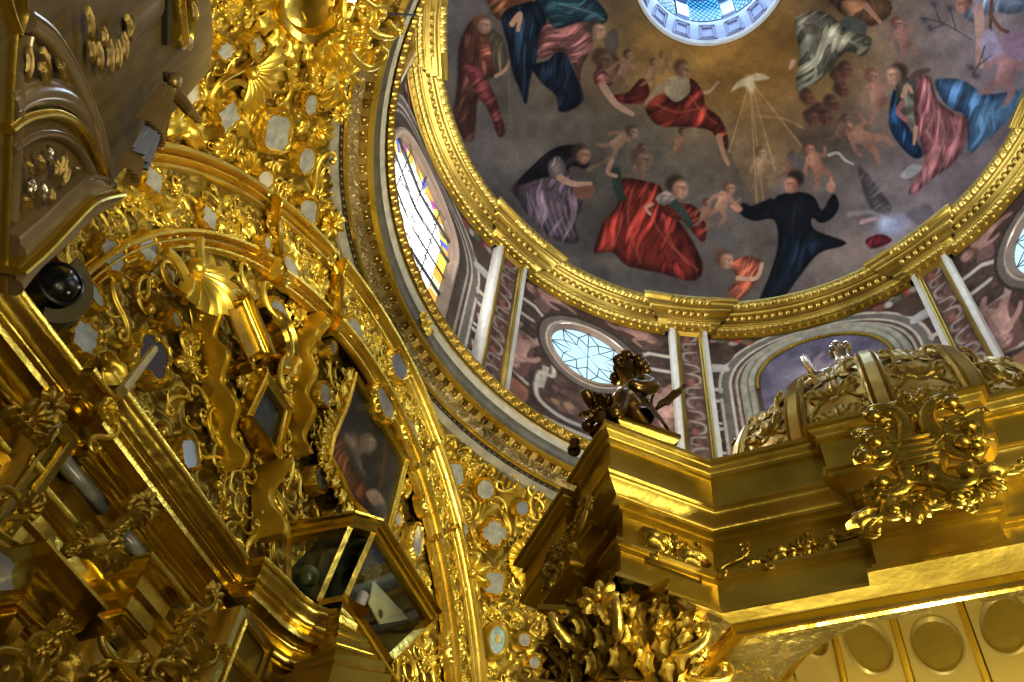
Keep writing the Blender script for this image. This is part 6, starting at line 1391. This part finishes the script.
for x, y, s, a_, k, m_ in ((889, 436, .19, 80, 'CT', 1), (949, 428, .19, 100, 'CT', -1), (888, 474, .19, 100, 'CT', 1), (952, 466, .19, 80, 'CT', -1), (880, 452, .14, 90, 'CT', 1), (962, 444, .14, 90, 'CT', -1), (905, 415, .12, 150, 'CT', 1), (933, 410, .12, 30, 'CT', -1), (906, 500, .15, 230, 'JT', 1), (940, 494, .15, 310, 'JT', -1), (916, 412, .12, 90, 'shell', 1), (903, 418, .13, 170, 'S', 1), (934, 412, .13, 10, 'S', -1), (908, 402, .09, 120, 'leaf', 1), (924, 398, .09, 60, 'leaf', 1), (917, 514, .12, 270, 'spray', 1), (905, 506, .10, 230, 'leaf', 1), (931, 500, .10, 310, 'leaf', 1), (899, 498, .15, 250, 'J', 1), (951, 490, .16, 300, 'J', -1), (872, 436, .10, 160, 'J', 1), (970, 420, .10, 20, 'J', -1), (872, 458, .10, 190, 'leaf', 1), (974, 446, .10, -10, 'leaf', 1), (878, 498, .12, 200, 'spray', 1), (984, 480, .15, 0, 'leaf', 1), (1000, 468, .13, -20, 'J', 1), (992, 490, .12, -40, 'spray', 1), (866, 520, .11, 200, 'leaf', 1), (884, 518, .13, 20, 'S', 1), (944, 508, .13, 10, 'S', -1), (960, 500, .11, 0, 'leaf', 1), (898, 440, .1, 95, 'C', 1), (942, 434, .1, 85, 'C', -1)):
    orn_f(k, x, y, s, a_, .045, m_, s * .8)
mb = MB(); th_ = np.linspace(0, 2 * PI, 40, endpoint=False); tube(mb, np.array([c0 + [.095 * math.cos(t), .0, .118 * math.sin(t)] for t in th_]), .018, 8, closed=True); mb.build('oval_rim', ORNT, ca_)
# ---- frieze foliage, front and left side
FYF = TC[1] - .94 + .1
def orn_y(kind, x, y, s, ang, Y, par=tab, mir=1):
    u, v = rot2(FX, FZ, math.radians(ang)); return ornament(kind, mat4(on_y(x, y, Y), u, v * mir, FN, s), par, ORNT)
for x, y, s, a_, k, m_ in ((735, 564, .15, 10, 'S', 1), (758, 562, .13, -10, 'S', -1), (778, 556, .12, 10, 'leaf', 1), (800, 550, .1, 0, 'rosette', 1), (815, 548, .1, 0, 'rosette', 1), (808, 542, .1, 90, 'leaf', 1), (828, 545, .12, 10, 'leaf', 1), (848, 540, .13, 10, 'S', -1), (868, 534, .12, 20, 'J', 1), (752, 568, .1, 200, 'leaf', 1)): orn_y(k, x, y, s * .72, a_, FYF - .004, tab, m_)
N2 = norm(np.array([1, -1, 0.])); U2 = norm(np.array([1, 1, 0.]))
P2 = np.array([TC[0] - .81, TC[1] - 1.19, 0]) - N2 * .10
for x, y, s, a_, k in ((672, 552, .11, 0, 'rosette'), (655, 545, .12, 160, 'leaf'), (688, 562, .12, -10, 'leaf'), (664, 560, .1, 200, 'J'), (684, 552, .1, 30, 'J')):
    u, v = rot2(U2, FZ, math.radians(a_)); ornament(k, mat4(on_plane(x, y, P2, N2) + N2 * .005, u, v, N2, s), tab, ORNT)
mb = MB()
fx, fy = [], []
for (x0, y0, x1, y1) in ((643, 532, 697, 570),):
    q = [on_plane(a_, b_, P2, N2) + N2 * .004 for a_, b_ in ((645, 535), (699, 556), (700, 584), (646, 562))]; tube(mb, q, .006, 4, closed=True)
mb.build('panel_fillet', GOLD_P, tab)
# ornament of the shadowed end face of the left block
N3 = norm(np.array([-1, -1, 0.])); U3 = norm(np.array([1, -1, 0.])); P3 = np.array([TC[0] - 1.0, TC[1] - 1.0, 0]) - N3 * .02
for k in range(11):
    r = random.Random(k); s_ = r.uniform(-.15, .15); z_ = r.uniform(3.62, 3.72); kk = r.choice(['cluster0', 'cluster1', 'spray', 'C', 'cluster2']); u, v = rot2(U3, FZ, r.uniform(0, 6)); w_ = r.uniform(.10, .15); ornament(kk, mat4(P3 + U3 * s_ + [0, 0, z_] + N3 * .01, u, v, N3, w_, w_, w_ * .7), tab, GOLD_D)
mb = MB()
pl = np.array([TC + [-1.07, -.95], TC + [-1.06, -.98], TC + [-.98, -1.06], TC + [-.95, -1.07]]); 
# ---- corner columns with Corinthian capitals
def corinthian(cx, cy, zt, h, r, par, lab=None):
    o = empty('column', (cx, cy, zt - h)); o.parent = par; o.matrix_parent_inverse = par.matrix_world.inverted()
    # abacus with hollowed sides
    pts = []
    for k in range(4):
        a0 = PI / 4 + k * PI / 2 + math.radians(0)
        for t in np.linspace(-.78, .78, 9)[:-1] if False else np.linspace(0, 1, 9)[:-1]:
            a = np.array([math.cos(a0), math.sin(a0)]); b = np.array([math.cos(a0 + PI / 2), math.sin(a0 + PI / 2)]); p = a * (1 - t) + b * t; p = p * (1 - .32 * math.sin(PI * t)); pts.append(p * r * 1.75)
    pts = np.array(pts); rr = np.linalg.norm(pts, axis=1, keepdims=True)
    ab = [(.0, .88), (.0, .0), (.0, 1.0)]; mb = MB()
    prf = [(-.10, 0), (0.0, 0), (0.0, -.018), (-.018, -.024), (-.02, -.034), (-.045, -.05), (-.12, -.052)]
    mb.grid(np.stack([np.c_[np.array([cx, cy]) + pts * (1 + d / r), np.full(len(pts), zt + z)] for d, z in prf], 1), cu=True); mb.build('abacus', GOLD_P, o, 30)
    mb = MB(); bell = np.array([(r * .92, zt - h), (r * .86, zt - h * .8), (r * .9, zt - h * .45), (r * 1.05, zt - h * .2), (r * 1.32, zt - .05)]); revolve(mb, bell, 32, (cx, cy, 0)); mb.build('bell', GOLD_D, o)
    for tier, (zz, ln, n_, off, fl) in enumerate(((.98, .42, 14, 0, .35), (.76, .42, 14, .5, .6), (.54, .38, 16, .25, .95), (.34, .32, 16, 0, 1.4))):
        for k in range(n_):
            a = 2 * PI * (k + off) / n_; out = np.array([math.cos(a), math.sin(a), 0]); sd = np.array([-math.sin(a), math.cos(a), 0]); up_ = norm(np.array([0, 0, 1]) + out * fl)
            ornament('leaf', mat4(np.array([cx, cy, zt - h * zz]) + out * (r * (.92 + .08 * tier)) + up_ * h * ln * .5, up_, sd, np.cross(up_, sd) * 1.0, h * ln * .95, r * .62, h * .3), o, GOLD_D if (k + tier) % 4 else GOLD)  # some leaves in brighter gilding, highlights put into the material
    for k in range(4):
        a = PI / 4 + k * PI / 2; out = np.array([math.cos(a), math.sin(a), 0])
        for sg in (-1, 1):
            d = norm(out + sg * .5 * np.array([-math.sin(a), math.cos(a), 0])); ornament('J', mat4(np.array([cx, cy, zt - .13 * 1]) + d * r * 1.3, d, (0, 0, 1), np.cross(d, (0, 0, 1)), .17), o, GOLD)
        ornament('rosette', mat4(np.array([cx, cy, zt - .05]) + np.array([math.cos(a + PI / 4), math.sin(a + PI / 4), 0]) * r * 1.32, (-math.sin(a + PI / 4), math.cos(a + PI / 4), 0), (0, 0, 1), (math.cos(a + PI / 4), math.sin(a + PI / 4), 0), .12), o, GOLD)
    mb = MB(); n_ = 20; revolve(mb, np.array([(r * .98, zt - h - .0), (r * 1.08, zt - h - .02), (r * 1.1, zt - h - .035), (r * .98, zt - h - .05), (r * .9, zt - h - .06), (r * .95, zt - h - .5), (r * 1.0, .9)]), 96, (cx, cy, 0), flute=lambda t: 1 - .05 * np.abs(np.sin(10 * t))); mb.build('shaft', GOLD_P, o)
    mb = MB(); revolve(mb, np.array([(r * 1.6, 0), (r * 1.6, .5), (r * 1.45, .55), (r * 1.5, .62), (r * 1.2, .7), (r * 1.25, .78), (r * 1.02, .9)]), 32, (cx, cy, 0)); mb.build('base', GOLD_P, o)
    return o
for sx, sy in ((-1, -1), (1, -1), (1, 1), (-1, 1)): corinthian(TC[0] + sx * .86, TC[1] + sy * .86, zs_ - .003, .25, .15, tab)
corinthian(TC[0] - 1.02, TC[1] - .70, zs_ - .09, .30, .10, tab)
# polished inner pier behind the column
mb = MB(); d = norm(np.array([1., 1.])); 
for sx, sy in ((-1, -1), (1, -1)):
    q = TC + np.array([sx, sy]) * .655; c_, s_ = d * .07, np.array([-d[1], d[0]]) * .07
    Pq = np.array([q + np.array([sx * .0, sy * .1]), q + np.array([sx * .1, 0]), q + np.array([-sx * 0.02, sy * .02]), q]); 
# ---- figures on the tabernacle
def skin_body(name, V, E, R, m_, parent, sub=2):
    me = bpy.data.meshes.new(name); me.from_pydata([tuple(v) for v in V], E, []); o = link(name, me, parent); me.materials.append(m_)
    md = o.modifiers.new('skin', 'SKIN'); md.use_smooth_shade = True; sv = me.skin_vertices[0].data
    for i, r in enumerate(R): sv[i].radius = (r, r)
    sv[0].use_root = True
    s = o.modifiers.new('sub', 'SUBSURF'); s.levels = sub; s.render_levels = sub; return o
cam_side = norm(np.array([.4, -1.0, 0])); 
def seated_figure(base, H, fwd, m_hair, m_body):
    """small seated bronze child, H = seated height"""
    f = norm(np.array([fwd[0], fwd[1], 0.])); s = np.array([-f[1], f[0], 0]); z = np.array([0, 0, 1.0]); g = lambda a, b, c_: np.asarray(base) + H * (a * s + b * f + c_ * z)
    root = empty('bronze_figure', tuple(base), 'dark bronze seated winged child with curly hair on the corner of the tabernacle cornice', 'statue')
    V = [g(0, 0, .12), g(0, .02, .30), g(0, .03, .46), g(0, .03, .60), g(0, .05, .68), g(0, .08, .82), g(0, .09, .92),
         g(.15, .03, .58), g(.24, .06, .42), g(.20, .20, .32), g(.16, .28, .34), g(-.15, .03, .58), g(-.27, .10, .46), g(-.26, .26, .50), g(-.24, .34, .55),
         g(.10, .08, .10), g(.16, .34, .14), g(.15, .36, -.10), g(.15, .44, -.16), g(-.10, .08, .10), g(-.14, .32, .20), g(-.13, .36, -.04), g(-.13, .44, -.08)]
    E = [(0, 1), (1, 2), (2, 3), (3, 4), (4, 5), (5, 6), (3, 7), (7, 8), (8, 9), (9, 10), (3, 11), (11, 12), (12, 13), (13, 14), (0, 15), (15, 16), (16, 17), (17, 18), (0, 19), (19, 20), (20, 21), (21, 22)]
    R = np.array([.15, .14, .15, .12, .065, .12, .09, .075, .062, .05, .045, .075, .062, .05, .045, .11, .085, .06, .045, .11, .085, .06, .045]) * H
    skin_body('body', V, E, R, m_body, root)
    hd = g(0, .08, .83); mb = MB(); r = random.Random(5)
    for k in range(60):
        a, b = r.uniform(0, 2 * PI), r.uniform(-.25, 1.0); d = np.array([math.cos(a) * math.sqrt(1 - b * b * .99), math.sin(a) * math.sqrt(1 - b * b * .99), b])
        if d @ f > .45 and b < .45: continue
        ball(mb, hd + d * H * .135, H * r.uniform(.03, .05), 8, 5)
    mb.build('curly_hair', m_hair, root)
    mb = MB(); ball(mb, hd + f * H * .125 - z * H * .015, H * .02, 8, 5, (1, 1, 1.2))
    for sg in (-1, 1): ball(mb, hd + f * H * .105 + s * sg * H * .045 + z * H * .015, H * .016, 6, 4)
    ball(mb, hd + f * H * .11 - z * H * .06, H * .022, 8, 4, (1.4, .8, .4)); mb.build('face', m_body, root)
    for sg in (-1, 1):
        d = norm(s * sg * .35 - f * .5 + z * .8); ornament('leaf', mat4(g(sg * .10, -.14, .50) + d * H * .18, d, np.cross(-f, d), -f * 1.0, H * .34, H * .26, H * .1), root, m_body, 'wing')
    th = np.linspace(-2.2, 2.2, 40); t_ = np.linspace(0, 1, 12); P = np.array([[g((.15 + .13 * u + .02 * math.sin(7 * q)) * math.sin(q), (.12 + .17 * u + .02 * math.cos(9 * q)) * math.cos(q) + .08, .36 - .36 * u) for q in th] for u in t_])
    mb = MB(); mb.grid(P); P2_ = P * 1; mb.build('cloak', m_body, root); return root
pb = on_plane(657, 432, (0, 0, 4.06), (0, 0, 1))
mb = MB(); mb2 = [(a_, b_) for a_, b_ in ()]
pl = [on_plane(x, y, (0, 0, 4.0), (0, 0, 1))[:2] for x, y in ((618, 428), (682, 449))]
d_ = norm(np.array(pl[1]) - pl[0]); nn_ = np.array([-d_[1], d_[0]]); w_ = .2
quad = [pl[0], pl[1], pl[1] + nn_ * w_, pl[0] + nn_ * w_]
if np.cross(quad[1] - quad[0], quad[2] - quad[1]) < 0: quad = quad[::-1]
mb = MB(); mould(mb, quad, profile((-.08, 4.07), (.08, 0), (0, -.015), ('s', -.02, -.03), (0, -.03)), closed=True); mb.fan(np.c_[np.array(quad), np.full(4, 4.068)]); tag(mb.build('plinth', GOLD_P, None, 25), 'stepped gilt plinth under the dark bronze figure', 'plinth')
seated_figure((*(np.mean(quad, 0)), 4.09), .43, (-.45, -1), BRONZE, BRONZE)
# dark bunch of fruit and leaves beside the figure, and a small finial further left
pf = on_plane(602, 430, (0, 0, 4.0), (0, 0, 1)); root = empty('bronze_bunch', tuple(pf), 'dark bronze bunch of flowers left of the bronze figure', 'flowers'); r = random.Random(2)
mb = MB()
tube(mb, [pf, pf + [0, 0, .03], pf + [0, .0, .06]], [.03, .018, .03], 10); mb.build('stem', BRONZE, root)
for k in range(14): ornament('rosette', mat4(pf + [r.uniform(-.05, .05), r.uniform(-.05, .05), .06 + r.uniform(0, .09)], *[norm(q) for q in np.linalg.qr(np.random.default_rng(k).normal(size=(3, 3)))[0]], .06), root, BRONZE, 'flower')
pf = on_plane(574, 452, (0, 0, 4.0), (0, 0, 1)); mb = MB(); revolve(mb, np.array([(.02, 0), (.022, .012), (.01, .02), (.016, .04), (.018, .05), (.006, .065), (.001, .075)]), 14, tuple(pf)); tag(mb.build('finial', BRONZE), 'tiny dark finial at the left end of the tabernacle cornice', 'finial')
# silver figure on top of the cupola
bs = np.array([.07, -.12, 5.0]); root = empty('silver_statue', tuple(bs), 'small silver statue with one arm raised on top of the gilded cupola', 'statue'); g = lambda a, b, c_: bs + np.array([a, b, c_])
V = [g(0, 0, .30), g(0, 0, .42), g(0, 0, .53), g(0, -.005, .59), g(0, -.02, .655), g(.0, -.02, .70), g(-.07, -.01, .52), g(-.14, -.03, .50), g(-.165, -.05, .60), g(-.17, -.05, .66), g(.08, -.01, .51), g(.13, -.03, .42), g(.2, -.06, .42), g(.26, -.08, .44), g(.03, 0, .15), g(.03, 0, .0), g(-.03, 0, .15), g(-.03, 0, .0)]
E = [(0, 1), (1, 2), (2, 3), (3, 4), (4, 5), (2, 6), (6, 7), (7, 8), (8, 9), (2, 10), (10, 11), (11, 12), (12, 13), (0, 14), (14, 15), (0, 16), (16, 17)]
R = [.07, .065, .06, .028, .043, .035, .035, .026, .02, .018, .035, .028, .022, .018, .05, .035, .05, .035]
skin_body('body', V, E, R, SILVER, root)
th = np.linspace(0, 2 * PI, 60); t_ = np.linspace(0, 1, 14); P = np.array([[g((.06 + .10 * u + .012 * math.sin(9 * q)) * math.cos(q), (.055 + .07 * u + .012 * math.sin(9 * q)) * math.sin(q), .46 - .46 * u) for q in th] for u in t_]); mb = MB(); mb.grid(P); mb.build('robe', SILVER, root)
mb = MB(); r = random.Random(9)
for k in range(24): a, b = r.uniform(0, 6.28), r.uniform(0, 1); ball(mb, g(.045 * math.cos(a) * math.sqrt(1 - b * b), -.015 + .045 * math.sin(a) * math.sqrt(1 - b * b), .665 + .045 * b), .016, 6, 4)
mb.build('hair', SILVER, root)
for k in range(5):
    d = norm(np.array([1, .1, .35 - .2 * k])); ornament('leaf', mat4(g(.03, .05, .50) + d * .14, d, np.cross((0, -1, 0), d), (0, -1, 0), .3, .09, .05), root, SILVER, 'wing_feather')
# ================================================================ LIGHT
world = bpy.data.worlds.new('world'); scene.world = world; world.use_nodes = True
bg = world.node_tree.nodes['Background']; bg.inputs['Color'].default_value = (.75, .66, .52, 1); bg.inputs['Strength'].default_value = .13
def area(name, loc, target, size, power, c, sizey=None, spread=PI):
    l = bpy.data.lights.new(name, 'AREA'); l.energy = power; l.color = c; l.size = size
    if sizey: l.shape = 'RECTANGLE'; l.size_y = sizey
    l.spread = spread
    o = bpy.data.objects.new(name, l); COL.objects.link(o); o.location = loc
    o.rotation_euler = (Vector(target) - Vector(loc)).to_track_quat('-Z', 'Y').to_euler(); return o
def spot(name, loc, target, power, c, angle=70, r=.06):
    l = bpy.data.lights.new(name, 'SPOT'); l.energy = power; l.color = c; l.spot_size = math.radians(angle); l.spot_blend = .6; l.shadow_soft_size = r
    o = bpy.data.objects.new(name, l); COL.objects.link(o); o.location = loc
    o.rotation_euler = (Vector(target) - Vector(loc)).to_track_quat('-Z', 'Y').to_euler(); return o
WARM = (1.0, .86, .56)
# daylight through the drum windows and the lantern
area('daylight_left', (-2.86, 0, 9.1), (1.5, 0, 10.4), .9, 110, (1, .98, .94), 1.5)
for a in (135, 225, 315, 45): area('daylight_round', (2.85 * math.cos(math.radians(a)), 2.85 * math.sin(math.radians(a)), 9.6), (0, 0, 10.2), .7, 22, (.80, .92, 1.0))
area('daylight_lantern', (0, 0, 14.4), (0, 0, 8), 1.2, 60, (.55, .75, 1.0))
for a in (270, 0): area('daylight_arch', (2.86 * math.cos(math.radians(a)), 2.86 * math.sin(math.radians(a)), 9.1), (0, 0, 10), .9, 60, (.95, .95, 1.0), 1.4)
# unseen warm fills added to brighten pendentives, tabernacle and left wall, around the altar lamps
spot('pendentive_fill_near', (-.55, -.95, 4.35), (-2.1, -2.1, 7.2), 470, WARM, 75)
spot('pendentive_fill_far', (-.7, .3, 4.35), (-2.2, 2.0, 6.8), 410, WARM, 75)
spot('altar_lamp', (.1, -.75, 2.3), (.1, .1, 4.3), 120, (1, .92, .68), 150)
spot('altar_candle', (-.42, -.5, 2.3), (-.42, -.72, 3.5), 40, WARM, 100, .03)
area('side_fill', (2.45, -2.2, 2.3), (-.4, -1.0, 3.9), .7, 40, WARM, .5)
area('front_fill', (1.9, -3.9, 2.1), (-.2, -.9, 3.9), 1.0, 55, WARM, .7)
scene.view_settings.view_transform = 'Standard'; scene.view_settings.look = 'None'; scene.view_settings.gamma = 1.0
scene.view_settings.exposure = 0.0
try: scene.view_settings.use_curve_mapping = False
except Exception: pass
cy = scene.cycles
cy.use_denoising = True
cy.max_bounces = 8; cy.diffuse_bounces = 4; cy.glossy_bounces = 6; cy.sample_clamp_indirect = 6.0
cy.caustics_reflective = False; cy.caustics_refractive = False
